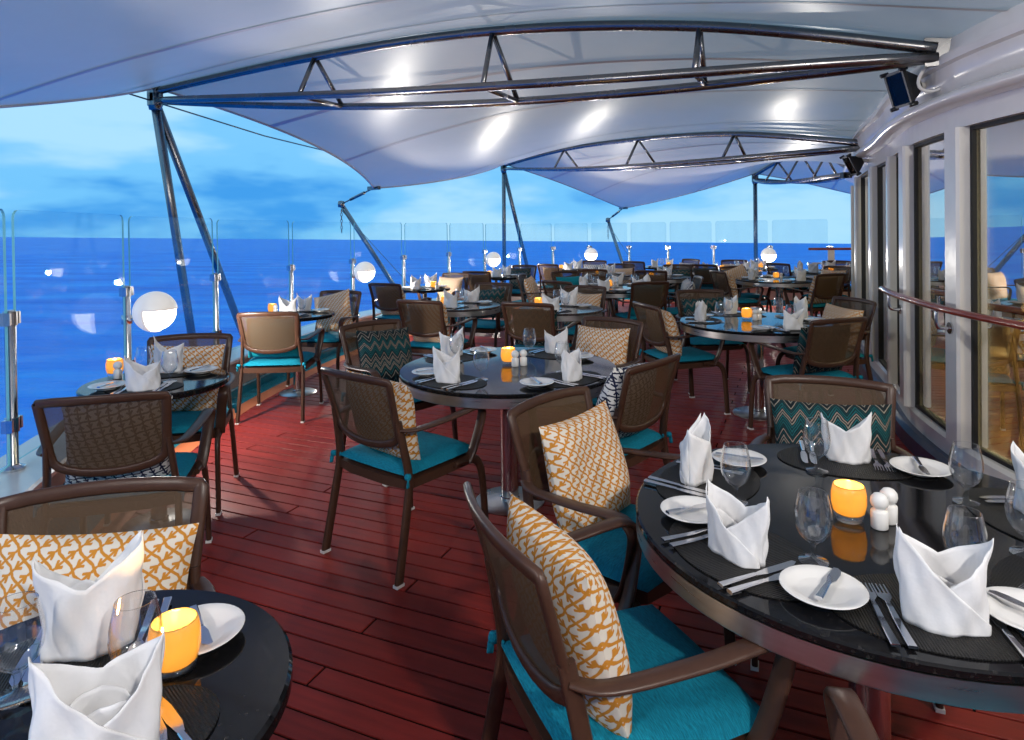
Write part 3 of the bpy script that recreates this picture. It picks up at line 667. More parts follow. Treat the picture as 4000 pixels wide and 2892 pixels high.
# room behind the glass
q = MB(); profile_run(q, WALLP, [(-.12, .0), (-.12, .02), (-5.5, .02), (-5.5, .0)]); room = struct(obj('inside_floor', q.mesh('inside_floor', False), 'warm_floor'))
q = MB(); profile_run(q, WALLP, [(-.12, 2.22), (-.12, 2.24), (-5.5, 2.24), (-5.5, 2.22)]); struct(obj('inside_ceiling', q.mesh('inside_ceiling', False), 'inside_ceiling'))
q = MB(); box(q, (7.4, 5, 1.1), (.1, 14, 2.3)); struct(obj('inside_wall', q.mesh('inside_wall', False), 'warm_wall'))
q = MB(); box(q, (5.2, -1.2, 1.1), (4.6, .1, 2.3)); struct(obj('inside_wall', q.mesh('inside_wall', False), 'warm_wall'))
for k, (x, y) in enumerate([(3.7, 2.4), (3.9, 4.4), (4.6, 6.6), (5.0, 3.2), (5.6, 5.6), (5.5, 8.6)]):
    dl = thing('downlight', f'lit round ceiling downlight inside the room, {ordn[k]} along', 'lamp', (x, y, 2.215), 0, 'downlights inside the deckhouse')
    q = MB(); lathe(q, [(.055, 0), (.075, 0), (.075, -.008), (.055, -.008)], 20); obj('rim', q, 'white_paint', dl)
    q = MB(); lathe(q, [(0, -.003), (.055, -.003)], 20); obj('lens', q, 'downlight', dl)
    ld = bpy.data.lights.new('downlight', 'AREA'); ld.shape = 'DISK'; ld.size = .11; ld.energy = DOWNLIGHT_W; ld.color = (1, .78, .48)
    lo = bpy.data.objects.new('lamp_light', ld); COL.objects.link(lo); lo.parent = dl; lo.location = (0, 0, -.02)
def wood_chair(x, y, rz, lab):
    t = thing('wooden_chair', lab, 'chair', (x, y, .02 + DZ(y)), rz, 'wooden chairs inside the deckhouse')
    for sx in (-1, 1):
        q = MB(); tube(q, [(sx * .19, .18, 0), (sx * .17, .15, .44)], .02, 8, scale=lambda s: .7 + .4 * s); obj('leg', q, 'light_wood', t)
        q = MB(); tube(q, crom([(sx * .2, -.22, 0), (sx * .18, -.18, .44), (sx * .19, -.24, .86)], 5), .02, 8); obj('leg', q, 'light_wood', t)
    q = MB(); sweep(q, [(0, -.2, .455), (0, .21, .455)], rrect(.42, .035, .4), side=(1, 0, 0)); obj('seat', q, 'light_wood', t)
    q = MB(); sweep(q, crom([(-.2, -.235, .82), (0, -.285, .82), (.2, -.235, .82)], 5), rrect(.02, .11, .3), side=(0, 1, 0)); obj('top_rail', q, 'light_wood', t)
    for k in range(4):
        q = MB(); xx = -.11 + k * .073; tube(q, [(xx, -.19, .47), (xx, -.265, .78)], .009, 6); obj('spindle', q, 'light_wood', t)
for k, (x, y, r_) in enumerate([(3.35, 2.75, -70), (3.2, 3.75, -150), (4.4, 3.0, 90), (4.5, 4.3, 170), (3.9, 5.1, -120), (4.9, 5.9, 150)]):
    wood_chair(x, y, rad(r_), ['light wood chair inside, nearest the right edge of the photo', 'light wood chair inside just behind the widest window mullion', 'light wood chair deeper inside near the right edge', 'light wood chair on the far side of the indoor table', 'light wood chair inside behind the middle window', 'light wood chair inside by the second indoor table'][k])
for k, (x, y) in enumerate([(3.95, 3.6), (4.55, 5.3)]):
    t = thing('indoor_table', ['dark topped dining table inside behind the nearest window', 'dark topped dining table farther inside the room'][k], 'table', (x, y, .02 + DZ(y)), 0, 'tables inside the deckhouse')
    q = MB(); lathe(q, [(0, .71), (.42, .71), (.43, .72), (.43, .74), (.42, .75), (0, .75)], 30); obj('tabletop', q.mesh('tt', True, 35), 'black_granite', t)
    q = MB(); lathe(q, [(0, 0), (.26, 0), (.26, .015), (.045, .04), (.045, .71)], 20); obj('pedestal', q.mesh('pd', True, 35), 'satin_steel', t)
# varnished handrail on brackets
HR = [p for p in off_path(WALLP, .15) if -.3 < p[1] < 4.95]
hr = thing('handrail', 'varnished red brown wooden handrail along the white window wall', 'handrail')
q = MB(); sweep(q, [(p[0], p[1], p[2] + 1.02) for p in HR], [(.026 * math.cos(a), .020 * math.sin(a)) for a in [k * math.pi / 6 for k in range(12)]], side=lambda i: (1, 0, 0)); obj('rail', q, 'teak_rail', hr)
for y in (1.8, 2.75, 3.72, 4.56):
    p, d = wl(y); nn = Vector((-d.y, d.x, 0)); q = MB()
    tube(q, crom([p + nn * .06 + Vector((0, 0, .90)), p + nn * .13 + Vector((0, 0, .90)), p + nn * .15 + Vector((0, 0, .93)), p + nn * .15 + Vector((0, 0, 1.0))], 5), .011, 8)
    br = obj('bracket', q, 'steel', hr)
    q = MB(); tube(q, [p + nn * .06 + Vector((0, 0, .90)), p + nn * .083 + Vector((0, 0, .90))], .034, 14); obj('rose', q.mesh('rose', True, 35), 'steel', hr)
# floodlights: unlit fixtures in view, lit fill ones added out of view
def flood(loc, aim, size, lab, power=0):
    loc = Vector(loc); aim = Vector(aim).normalized(); f = thing('floodlight', lab, 'floodlight', tuple(loc), 0, 'black floodlights on the deckhouse')
    X = aim.cross(Vector((0, 0, 1))).normalized(); Y = X.cross(aim)
    def T(a, b, c): return X * (a * size) + Y * (b * size) + aim * (c * size)
    q = MB(); fr = [(-.5, -.6), (.5, -.6), (.5, .6), (-.5, .6)]; bk = [(-.17, -.2), (.17, -.2), (.17, .2), (-.17, .2)]
    V = [T(a, b, .12) for a, b in fr] + [T(a, b, 0) for a, b in fr] + [T(a * .9, b * .9, 0) for a, b in fr] + [T(a, b, -.62) for a, b in bk] + [T(a * .84, b * .86, .12) for a, b in fr] + [T(a * .80, b * .82, .02) for a, b in fr]
    F = []
    for j in range(4):
        k = (j + 1) % 4; F += [(j, j + 4, k + 4, k), (j + 4, j + 8, k + 8, k + 4), (j + 8, j + 12, k + 12, k + 8), (j, k, k + 16, j + 16), (j + 16, k + 16, k + 20, j + 20)]
    F += [(15, 14, 13, 12), (20, 21, 22, 23)]
    q.add(V, F); obj('housing', q.mesh('housing', False), 'black_fixture', f)
    q = MB(); q.add([T(a * .84, b * .86, .10) for a, b in fr], [(0, 1, 2, 3)]); obj('lens', q.mesh('lens', False), 'dark_lens', f)
    for (a, b) in fr:
        q = MB(); q2 = T(a * .98, b * 1.0, .06); tube(q, [q2 - aim * .02, q2 + aim * .025], .016 * size / .2, 6); obj('corner_lug', q, 'black_fixture', f)
    q = MB(); tube(q, [T(0, 0, -.6), T(0, -.15, -.8), T(0, -.35, -1.15)], .018, 7); obj('bracket', q, 'white_paint', f)
    if power:  # only the added, unseen floodlights are lit
        ld = bpy.data.lights.new('flood', 'SPOT'); ld.energy = power; ld.color = (1, .95, .88); ld.spot_size = rad(165); ld.spot_blend = .6; ld.shadow_soft_size = .06
        lo = bpy.data.objects.new('lamp_light', ld); COL.objects.link(lo); lo.parent = f; lo.location = aim * (.2 * size)
        lo.rotation_euler = aim.to_track_quat('-Z', 'Y').to_euler()
flood((2.40, 4.02, 2.33), (-.985, -.05, -.30), .185, 'large black floodlight hanging near the front truss end')
flood((3.36, 6.45, 2.08), (-.9, .1, -.45), .17, 'small black floodlight farther along the white ledge')
flood((2.28, .55, 2.34), (-.62, .55, -.55), .19, 'assumed black floodlight added on the deckhouse just outside the right edge', ADDED_FLOOD_W * .25)  # unseen lamp assumed from canopy hot spots, added to brighten the foreground
flood((1.0, -1.05, 2.52), (-.12, .9, .02), .19, 'assumed black fill floodlight on the added truss behind the camera, right', ADDED_FLOOD_W)  # unseen fill lamp, assumed from leg shadows, added to brighten the near deck
flood((-2.2, -1.15, 2.60), (.25, .9, .02), .19, 'added black fill floodlight on the added truss behind the camera, left', ADDED_FLOOD_W * .7)  # unseen fill lamp added to make up for dimmer globe lamps
q = MB(); tube(q, [(.075 * math.cos(a), .02 * math.sin(a * 2), .075 * math.sin(a)) for a in [k * math.pi / 10 for k in range(20)]], .011, 6, closed=True)
tube(q, crom([(.07, 0, .03), (.16, .02, .08), (.24, .02, .16)], 4), .011, 6)
tag(obj('cable_coil', q, 'rope', loc=(2.50, 3.88, 2.36)), 'pale coiled cable looped beside the large floodlight', 'cable')
q = MB(); box(q, (0, 0, 0), (.09, .07, .06)); tube(q, [(0, -.03, 0), (0, -.07, -.01)], .022, 8)
tag(obj('camera_unit', q.mesh('camera_unit', False), 'black_fixture', loc=(3.46, 6.75, 2.0)), 'small black camera box under the far end of the ledge', 'camera')
# white railing with teak top beyond the last window
rl = thing('white_railing', 'white pipe railing with teak top rail at the far right', 'railing', (5.45, 12.0, DZ(12)), rad(-16), None)
q = MB(); sweep(q, [(0, 0, 1.08), (1.9, 0, 1.08)], rrect(.07, .045, .35), side=(0, 1, 0)); obj('top_rail', q, 'teak_rail', rl)
for x in (.38, 1.05, 1.75):
    q = MB(); box(q, (x, 0, .53), (.05 if x > .5 else .11, .04, 1.06)); obj('stanchion', q.mesh('st', False), 'white_paint', rl)
for z in (.82, .5):
    q = MB(); tube(q, crom([(.12, 0, z - .3), (.13, 0, z - .05), (.2, 0, z), (1.9, 0, z)], 5), .016, 8); obj('lower_rail', q, 'white_paint', rl)
sg = thing('placard', 'small white placard with a dark ring symbol on the white railing', 'sign', (5.45 + .75, 11.76, DZ(12) + .72), rad(-16))
q = MB(); box(q, (0, -.03, .1), (.13, .012, .2)); obj('board', q.mesh('board', False), 'white_paint', sg)
q = MB(); tube(q, [(.026 * math.cos(a), -.038, .10 + .036 * math.sin(a)) for a in [k * math.pi / 8 for k in range(16)]], .008, 5, closed=True); obj('ring_symbol', q, 'sign_black', sg)

# ------------------------------------------------------------------ chairs
def back_y(x, z): return -.222 - .30 * (z - .60) * (1 if z > .6 else .6) - .030 * (1 - min(1, (x / .23) ** 2))
def back_outline():
    pts = []
    pts.append((-.2246, .858))
    for k in range(9): x = -.225 + .45 * k / 8; pts.append((x, .862 + .006 * math.cos(math.pi * (k - 4) / 8) - (.003 if k in (0, 8) else 0)))
    pts.append((.2246, .855))
    for k in range(1, 5): t = k / 4; pts.append((.225 - .016 * t, .862 - .215 * t))
    for k in range(1, 12):
        a = math.pi * k / 12; pts.append((.209 * math.cos(a), .647 - .092 * math.sin(a) ** .62))
    for k in range(0, 4): t = k / 4; pts.append((-.209 - .016 * t, .647 + .215 * t))
    return pts
OUT = back_outline()
CH = {}
q = MB(); sweep(q, [(x, back_y(x, z), z) for x, z in OUT], rrect(.019, .035, .28), side=lambda i: (0, 1, .25), closed=True); CH['back_frame'] = q.mesh('back_frame', True, 50)
q = MB()
def half_w(z):
    if z > .647: return .209 + .016 * (z - .647) / .215
    return .209 * math.sqrt(max(0, 1 - min(1, ((.647 - z) / .092)) ** (2 / .62)))
def PM(a, b):
    z = .556 + (.862 - .556) * b; w = half_w(z) * (2 * a - 1); return Vector((w, back_y(w, z) + .002, z))
grid(q, PM, 10, 12); CH['back_mesh'] = q.mesh('back_mesh')
for s, nm in ((-1, 'l'), (1, 'r')):
    q = MB(); sweep(q, crom([(s * .252, -.285, .008), (s * .244, -.225, .30), (s * .238, -.205, .43), (s * .226, -.222, .56), (s * .217, -.245, .68)], 4), rrect(.041, .023, .25), side=(0, 1, 0), scale=lambda t: 1 - .12 * t)
    CH['rleg' + nm] = q.mesh('leg', True, 50)
    q = MB(); sweep(q, crom([(s * .268, .268, .008), (s * .264, .250, .28), (s * .260, .228, .375), (s * .256, .175, .412), (s * .250, .06, .415)], 5), rrect(.043, .024, .25), side=(0, 1, 0.0001), scale=lambda t: .85 + .15 * t)
    CH['fleg' + nm] = q.mesh('leg', True, 50)
    q = MB(); sweep(q, crom([(s * .222, -.238, .645), (s * .258, -.17, .640), (s * .283, .02, .652), (s * .292, .165, .665), (s * .292, .212, .650), (s * .286, .222, .605), (s * .268, .185, .47), (s * .258, .150, .405)], 5), rrect(.048, .014, .35), side=(1, 0, 0), scale=lambda t: .8 + .25 * math.sin(min(1, t * 1.6) * math.pi / 2))
    CH['arm' + nm] = q.mesh('armrest', True, 50)
q = MB()
def PSF(a, b):                                                     # seat slab outline, bowed front
    return None
so = [(-.245, -.21), (-.25, .0), (-.248, .17), (-.2, .218), (-.1, .236), (0, .242), (.1, .236), (.2, .218), (.248, .17), (.25, 0), (.245, -.21), (.12, -.235), (-.12, -.235)]
n_ = len(so); q.add([(x, y, .385) for x, y in so] + [(x, y, .425) for x, y in so], [tuple(range(n_)), tuple(range(2 * n_ - 1, n_ - 1, -1))] + [(i, i + n_, (i + 1) % n_ + n_, (i + 1) % n_) for i in range(n_)])
CH['seat_frame'] = q.mesh('seat_frame', True, 30)
def pad(w, d, h, z0, y0, ex=6.0):
    q = MB(); nu = 18
    def P(sgn):
        def f(a, b):
            u, v = 2 * a - 1, 2 * b - 1
            t = max(0, (1 - abs(u) ** ex) * (1 - abs(v) ** ex)) ** .5
            lump = .0035 * math.sin(3.1 * u + 1.2 * v + .5) + .003 * math.sin(5.2 * v - 2.3 * u)
            return Vector((w / 2 * u * (1 - .03 * v * v), y0 + d / 2 * v * (1 - .03 * u * u), z0 + ((h * .62 + lump) * t if sgn > 0 else -h * .38 * t)))
        return f
    grid(q, P(1), nu, nu); k = len(q.f); grid(q, P(-1), nu, nu); q.f = q.f[:k] + [tuple(reversed(f)) for f in q.f[k:]]
    return q
CH['seat_cushion'] = pad(.485, .47, .055, .443, .01).mesh('seat_cushion')
for s, nm in ((-1, 'l'), (1, 'r')):
    q = MB(); sweep(q, crom([(s * .220, -.212, .446), (s * .250, -.224, .450), (s * .262, -.232, .436), (s * .264, -.236, .405)], 4), rrect(.018, .007, .3), side=(0, 0, 1)); lathe(q, [(0, -.012), (.014, -.010), (.016, 0), (.012, .012), (0, .013)], 8, s * .256, -.228, .448); CH['tie' + nm] = q.mesh('tie')
q = MB(); box(q, (0, 0, .006), (.043, .026, .012)); CH['glide'] = q.mesh('glide', False)
def armchair(x, y, deg, label, detail=True):
    t = thing('armchair', label, 'chair', (x, y, DZ(y)), rad(deg - 90), 'brown mesh-backed armchairs')
    obj('seat_frame', CH['seat_frame'], 'brown_frame', t); obj('seat_cushion', CH['seat_cushion'], 'teal_cloth', t)
    obj('back_frame', CH['back_frame'], 'brown_frame', t); obj('back_mesh', CH['back_mesh'], 'sling_mesh', t)
    for nm, s in (('l', -1), ('r', 1)):
        obj('armrest', CH['arm' + nm], 'brown_frame', t)
        l1 = obj('leg', CH['fleg' + nm], 'brown_frame', t); l2 = obj('leg', CH['rleg' + nm], 'brown_frame', t)
        if detail:
            obj('glide', CH['glide'], 'glide', l1, loc=(s * .268, .268, 0), rz=math.pi / 2); obj('glide', CH['glide'], 'glide', l2, loc=(s * .252, -.285, 0), rz=math.pi / 2)
            obj('tie', CH['tie' + nm], 'teal_cloth', t)
    return t
def pillow_mesh(w, h, T, seed):
    rnd = random.Random(seed); nu = 26; me = bpy.data.meshes.new('pillow'); V = []; F = []; UV = []
    wr = [(rnd.uniform(1.5, 4), rnd.uniform(1.5, 4), rnd.uniform(0, 6), rnd.uniform(.004, .010)) for _ in range(4)]
    for side in (1, -1):
        o = len(V)
        for i in range(nu + 1):
            for j in range(nu + 1):
                u, v = 2 * i / nu - 1, 2 * j / nu - 1
                pin = 1 - .07 * (1 - abs(v) ** 2) * abs(u) ** 8 ; pin2 = 1 - .07 * (1 - abs(u) ** 2) * abs(v) ** 8
                t = max(0, (1 - abs(u) ** 3.0) * (1 - abs(v) ** 3.0)) ** .62
                wq = sum(a_ * math.sin(fx * u + fy * v + p_) for fx, fy, p_, a_ in wr) * t
                V.append((w / 2 * u * pin, side * (T / 2 * t) + wq * (1 if side > 0 else .5), h / 2 * v * pin2))
        for i in range(nu):
            for j in range(nu):
                a = o + i * (nu + 1) + j; qd = (a, a + nu + 1, a + nu + 2, a + 1); F.append(qd if side < 0 else qd[::-1])
    me.from_pydata(V, [], F); me.update(); me.polygons.foreach_set('use_smooth', [True] * len(F))
    uvl = me.uv_layers.new(name='UVMap'); k = (nu + 1)
    for l in me.loops:
        vi = l.vertex_index % (k * k); i, j = divmod(vi, k); uvl.data[l.index].uv = (i / nu * w / .45, j / nu * h / .45)
    return me
PIL = {('sq', s): pillow_mesh(.41, .40, .155, s) for s in (1, 2, 3)}
PIL.update({('lu', s): pillow_mesh(.43, .35, .15, s + 7) for s in (1, 2)})
PMAT = {'o': ('orange_trellis', 'orange trellis'), 'n': ('navy_trellis', 'navy trellis'), 'c': ('chevron_weave', 'teal chevron'), 't': ('plain_teal_cloth', 'plain teal')}
pcount = 0
PMESH = {}
def pillow(x, y, deg, kind, shape, where, roll=0, dx=0, dz=0):
    global pcount
    pcount += 1; seed = pcount % (3 if shape == 'sq' else 2) + 1; key = (shape, seed, kind)
    if key not in PMESH: PMESH[key] = PIL[(shape, seed)].copy(); PMESH[key].materials.append(MATS[PMAT[kind][0]])
    h = .40 if shape == 'sq' else .35
    a = rad(deg); f = Vector((math.cos(a), math.sin(a))); r_ = Vector((f.y, -f.x))
    lean = .27 if shape == 'sq' else .25
    hh = h * .5 * (math.cos(abs(roll)) + math.sin(abs(roll)) * .9)
    zc = (.448 if shape == 'sq' else .475) + hh * math.cos(lean) + dz; ly = -.150 - .26 * (zc - .66)
    p = Vector((x, y)) + f * ly + r_ * dx
    o = bpy.data.objects.new('pillow', PMESH[key]); COL.objects.link(o)
    M_ = Matrix.Translation((p.x, p.y, DZ(y) + zc)) @ Matrix.Rotation(a - math.pi / 2, 4, 'Z') @ Matrix.Rotation(lean, 4, 'X') @ Matrix.Rotation(roll, 4, 'Y')
    o.matrix_world = M_
    return tag(o, f'{PMAT[kind][1]} pillow on {where}', 'pillow', 'throw pillows on the chairs')

# id, back-top mid (x, y), facing, pillow kind, shape, roll, description
CHAIRS = [
 ('c1', -1.60, 2.52, 105, 'n', 'sq', .06, 'the big chair at left seen from behind'),
 ('c2', -1.97, 3.99, -78, 'o', 'sq', -.04, 'the chair facing us at the small lamp table'),
 ('c3', -1.92, 5.08, 93, 't', 'lu', .03, 'the tan-backed rail chair behind the lamp table'),
 ('c4', -1.80, 6.86, -104, 'o', 'sq', .25, 'the rail chair facing us behind the tan-backed chair'),
 ('c5', -1.03, 1.64, -76, 'o', 'lu', -.06, 'the chair in the lower left corner'),
 ('c6', -.72, 2.86, 52, 'o', 'sq', .05, 'the blue-lit chair standing alone mid floor'),
 ('c7', -.98, 4.44, -46, 'c', 'sq', -.06, 'the chair left of the central round table, facing right'),
 ('c8', .69, 4.46, -130, 'o', 'sq', .03, 'the chair beyond the central round table at right'),
 ('c9', .12, 2.44, -42, 'o', 'sq', .02, 'the chair between the two big black tables, facing right'),
 ('c10', .68, 3.05, 137, 'n', 'sq', .08, 'the chair right of the central table, seen from behind'),
 ('c11', -.06, 1.41, 21, 'o', 'sq', .04, 'the nearest chair at bottom centre'),
 ('c12', 1.28, 2.66, -112, 'c', 'lu', .03, 'the chair facing us across the front right table'),
 ('c14', 1.84, 6.44, -89, 'c', 'lu', .04, 'the far left chair of the handrail table'),
 ('c15', 1.06, 5.30, 15, 'o', 'sq', .04, 'the chair left of the handrail table, facing right'),
 ('c16', 2.18, 4.32, 108, 'c', 'lu', 0, 'the chair beside the windows seen from behind'),
 ('c17', 2.89, 5.49, -165, 'o', 'lu', -.04, 'the dark chair against the windows facing left'),
 ('c18', 2.89, 9.27, 10, 'o', 'sq', .05, 'the left chair of the far right round table'),
 ('c19', 3.46, 10.3, -72, 'o', 'sq', .3, 'the far left chair of the far right round table'),
 ('c20', 4.15, 8.45, 108, 'o', 'sq', .05, 'the near right chair of the far right round table'),
 ('c21', 4.98, 9.95, -150, 'o', 'sq', .0, 'the far right chair of the far right round table'),
 ('t5a', 1.60, 7.52, 104, 't', 'sq', .04, 'the chair in front of the mid-deck round table, right'),
 ('t5b', .51, 7.81, 45, None, '', 0, 'the chair in front of the mid-deck round table, left'),
 ('t5c', .76, 9.62, -64, 't', 'lu', .0, 'the far left chair of the mid-deck round table'),
 ('t5d', .10, 9.10, -16, 'o', 'sq', .05, 'the leftmost chair of the mid-deck round table'),
 ('t5e', 2.36, 8.20, 176, 'n', 'sq', -.05, 'the right chair of the mid-deck round table'),
 ('m1n', -.85, 5.82, 66, 'o', 'sq', .02, 'the chair in front of the left speckled table'),
 ('m1f', -.21, 7.61, -113, 'c', 'lu', .08, 'the chair behind the left speckled table'),
 ('m2n', .11, 5.50, 67, 'c', 'lu', .0, 'the chair in front of the right speckled table'),
 ('m2f', .79, 7.07, -114, 'o', 'lu', .0, 'the chair behind the right speckled table'),
 ('s4n', -1.55, 7.80, 64, 'o', 'sq', -.08, 'the chair before the rail table by the second globe'),
 ('s4f', -.81, 9.51, -118, 'o', 'sq', .0, 'the chair behind the rail table by the second globe'),
 ('s5n', -.56, 9.90, 66, 'o', 'sq', .0, 'the dark chair before the third globe rail table'),
 ('s5f', .22, 11.45, -116, 'c', 'sq', .04, 'the chair right of the third globe rail table'),
 ('s6n', .62, 11.75, 50, 'o', 'lu', .0, 'the tan chair before the fourth globe rail table'),
 ('s6f', 1.62, 12.85, -105, 'n', 'lu', .0, 'the chair under the fourth globe lamp'),
 ('m3n', 1.22, 10.05, 68, None, '', 0, 'the chair before the speckled table behind mid deck'),
 ('m3f', 1.92, 11.50, -110, 'o', 'lu', .0, 'the chair behind the speckled table beyond mid deck'),
 ('m4n', 2.02, 9.55, 66, 'o', 'lu', .0, 'the chair before the right-hand far speckled table'),
 ('m4f', 2.78, 11.0, -106, 'c', 'lu', .0, 'the chair behind the right-hand far speckled table'),
 ('s7n', 2.28, 12.35, 50, None, '', 0, 'the tan chair left of the far stern table'),
 ('s7f', 3.55, 12.9, -150, 'n', 'lu', .0, 'the chair right of the far stern table'),
 ('t7n', 3.20, 10.95, 60, 't', 'lu', .0, 'the chair before the far round table left of last globe'),
 ('t7f', 4.20, 12.35, -110, 'o', 'lu', .0, 'the chair behind the far round table near last globe'),
 ('s8n', 4.48, 11.05, 30, None, '', 0, 'the dark chair right of the last globe lamp'),
 ('t6f', 5.75, 11.55, -120, 'o', 'lu', .0, 'the farthest chair beside the white railing'),
]
BACKD = .325
for cid, bx, by, deg, pk, sh, roll, desc in CHAIRS:
    a = rad(deg); x, y = bx + math.cos(a) * BACKD, by + math.sin(a) * BACKD
    armchair(x, y, deg, 'brown mesh-backed armchair, ' + desc, by < 7.5)
    if pk: pillow(x, y, deg, pk, sh, desc, roll, dx=random.uniform(-.02, .02))
armchair(.84, .93, 80, 'brown armchair at bottom right, only its flat arm showing')

# ------------------------------------------------------------------ tables
TM = {}
def table_meshes(kind):
    if kind in TM: return TM[kind]
    R = {'T': .594, 'S': .347, 'M': .40}[kind]; d = {}
    q = MB()
    if kind == 'S': lathe(q, [(0, .708), (R - .006, .708), (R, .714), (R, .734), (R - .006, .74), (0, .74)], 72)
    else: lathe(q, [(0, .722), (R - .002, .722), (R + .001, .725), (R + .001, .737), (R - .004, .741), (0, .741)], 72)
    d['tabletop'] = (q.mesh('tabletop', True, 30), 'speckled_granite' if kind == 'M' else 'black_granite')
    if kind != 'S':
        q = MB(); lathe(q, [(R - .02, .672), (R - .002, .672), (R + .0, .675), (R + .0, .7205), (R - .02, .7205)], 72); d['rim_band'] = (q.mesh('rim_band', True, 30), 'satin_steel')
        q = MB(); lathe(q, [(0, .675), (R - .021, .675), (R - .021, .7215), (0, .7215)], 48); d['underside'] = (q.mesh('underside', True, 30), 'black_fixture')
    pr = .049 if kind == 'T' else .038
    q = MB(); lathe(q, [(0, .012), (pr + .006, .012), (pr + .006, .03), (pr, .034), (pr, .7)], 28); d['column'] = (q.mesh('column', True, 35), 'steel')
    br = {'T': .19, 'S': .17, 'M': .18}[kind]
    q = MB(); lathe(q, [(0, 0), (br, 0), (br, .006), (br - .01, .012), (0, .015)], 48); d['base_plate'] = (q.mesh('base_plate', True, 35), 'satin_steel')
    q = MB(); box(q, (0, 0, .69), (.3, .05, .03)); box(q, (0, 0, .69), (.05, .3, .028)); d['spider'] = (q.mesh('spider', False), 'black_fixture')
    TM[kind] = d; return d
def table(x, y, kind, label):
    t = thing('dining_table', label, 'table', (x, y, DZ(y)), 0, 'pedestal dining tables')
    for nm, (me, mat) in table_meshes(kind).items(): obj(nm, me, mat, t)
# ---- table ware meshes
WM = {}
def napkin_mesh(seed):
    rnd = random.Random(seed); q = MB(); H = .165 + rnd.uniform(-.016, .016); ax, bx_ = .062 + rnd.uniform(-.008, .008), .040 + rnd.uniform(-.007, .007)
    ph = [rnd.uniform(0, 6.28) for _ in range(5)]
    sk = rnd.uniform(-.26, .26)
    def top(th, lo_f, lo_b):
        d = abs(((th + math.pi / 2) % math.pi) - math.pi / 2) / (math.pi / 2)          # 0 at the two peaks, 1 at front / back
        lo = lo_f if math.sin(th) < 0 else lo_b
        hi = H * (1 + sk * math.cos(th) * .5)
        return hi - (hi - lo) * min(1, d) ** .85
    def wall(r0, r1, lo_f, lo_b, th0, th1, nu, off=0, lowfun=None):
        def P(a, b):
            th = th0 + (th1 - th0) * a; hmax = lowfun(th) if lowfun else top(th, lo_f, lo_b); z = hmax * b
            pk = abs(math.cos(th)) ** 3; fl = 1 + .05 * math.sin(math.pi * min(1, z / H) * .9) + .16 * pk * (z / H) ** 2 - .12 * (1 - pk) * (z / H)
            wv = .0034 * math.sin(3 * th + ph[0] + z * 30) + .0028 * math.sin(5 * th + ph[1] - z * 45) + .0013 * math.sin(11 * th + ph[3] + z * 70)
            sq = 1 - .10 * abs(math.sin(2 * th)) * 0
            return Vector(((r0 * fl + off + wv) * math.cos(th) * sq, (r1 * (2 - fl * .9) * .92 + off + wv) * math.sin(th), z))
        grid(q, P, nu, 14, False)
    wall(ax, bx_, H * .46, H * .66, 0, 2 * math.pi, 56)
    # overlapping front flap with its diagonal fold
    def flap(th):
        t = (th - rad(195)) / rad(150)
        return H * (1.0 * (1 - t) ** 1.15 * .92 + .10)
    wall(ax, bx_, 0, 0, rad(195), rad(345), 24, .0035, lambda th: min(flap(th), H * (1 + sk * math.cos(th) * .5) - (H * .5) * max(0, 1 - abs(math.cos(th))) ** .9 + .002))
    # inner tucked layers
    wall(ax * .72, bx_ * .62, H * .55, H * .55, rad(20), rad(320), 30, 0, lambda th: H * (.48 + .10 * math.sin(2 * th + ph[2])))
    me = q.mesh('napkin'); return me
NAP = [napkin_mesh(s) for s in range(9)]
for me in NAP: me.materials.append(MATS['napkin'])
q = MB(); lathe(q, [(.0, .002), (.030, .001), (.033, .003), (.031, .005), (.008, .011), (.0055, .018), (.005, .032), (.0075, .043), (.018, .050), (.031, .064), (.0385, .083), (.0405, .102), (.039, .122), (.0345, .143), (.031, .158), (.0305, .160), (.0296, .158), (.0332, .143), (.0375, .122), (.039, .102), (.037, .084), (.030, .0665), (.016, .053), (0, .049)], 32); WM['goblet'] = q.mesh('water_goblet')
q = MB(); lathe(q, [(0, .004), (.035, .003), (.052, .004), (.070, .010), (.083, .0155), (.085, .0175), (.083, .0185), (.068, .0135), (.052, .0085), (.047, .0075), (0, .007)], 40); lathe(q, [(.043, 0), (.048, 0), (.047, .005), (.042, .005)], 40); WM['plate'] = q.mesh('bread_plate')
def blade(pts, z0, z1):
    q = MB(); n_ = len(pts); q.add([(x, y, z0) for x, y in pts] + [(x, y, z1) for x, y in pts], [tuple(range(n_ - 1, -1, -1)), tuple(range(n_, 2 * n_))] + [(i, (i + 1) % n_, (i + 1) % n_ + n_, i + n_) for i in range(n_)]); return q
def knife(Lh, Lb, wb):
    q = MB(); k = Lh + Lb
    sweep(q, [(0, -k / 2, .0045), (0, -k / 2 + Lh * .5, .0045), (0, -k / 2 + Lh, .0042)], rrect(.015, .0075, .3), side=(1, 0, 0), scale=lambda t: 1.1 - .4 * t)
    y0 = -k / 2 + Lh; pts = [(-.004, y0), (.006, y0), (wb * .55, y0 + Lb * .2), (wb * .6, y0 + Lb * .6), (wb * .45, y0 + Lb * .88), (wb * .05, y0 + Lb), (-wb * .35, y0 + Lb * .97), (-wb * .4, y0 + Lb * .3)]
    b = blade(pts, .0032, .0052); q.add(b.v, b.f); return q
WM['knife'] = knife(.10, .12, .021).mesh('table_knife', True, 35)
WM['butter_knife'] = knife(.075, .07, .021).mesh('butter_knife', True, 35)
q = MB(); sweep(q, crom([(0, -.10, .004), (0, -.02, .003), (0, .02, .006), (0, .045, .007)], 4), rrect(.015, .005, .3), side=(1, 0, 0), scale=lambda t: 1.1 - .55 * t)
q2 = blade([(-.005, .043), (.005, .043), (.013, .058), (.0135, .072), (-.0135, .072), (-.013, .058)], .0055, .0075); q.add(q2.v, q2.f)
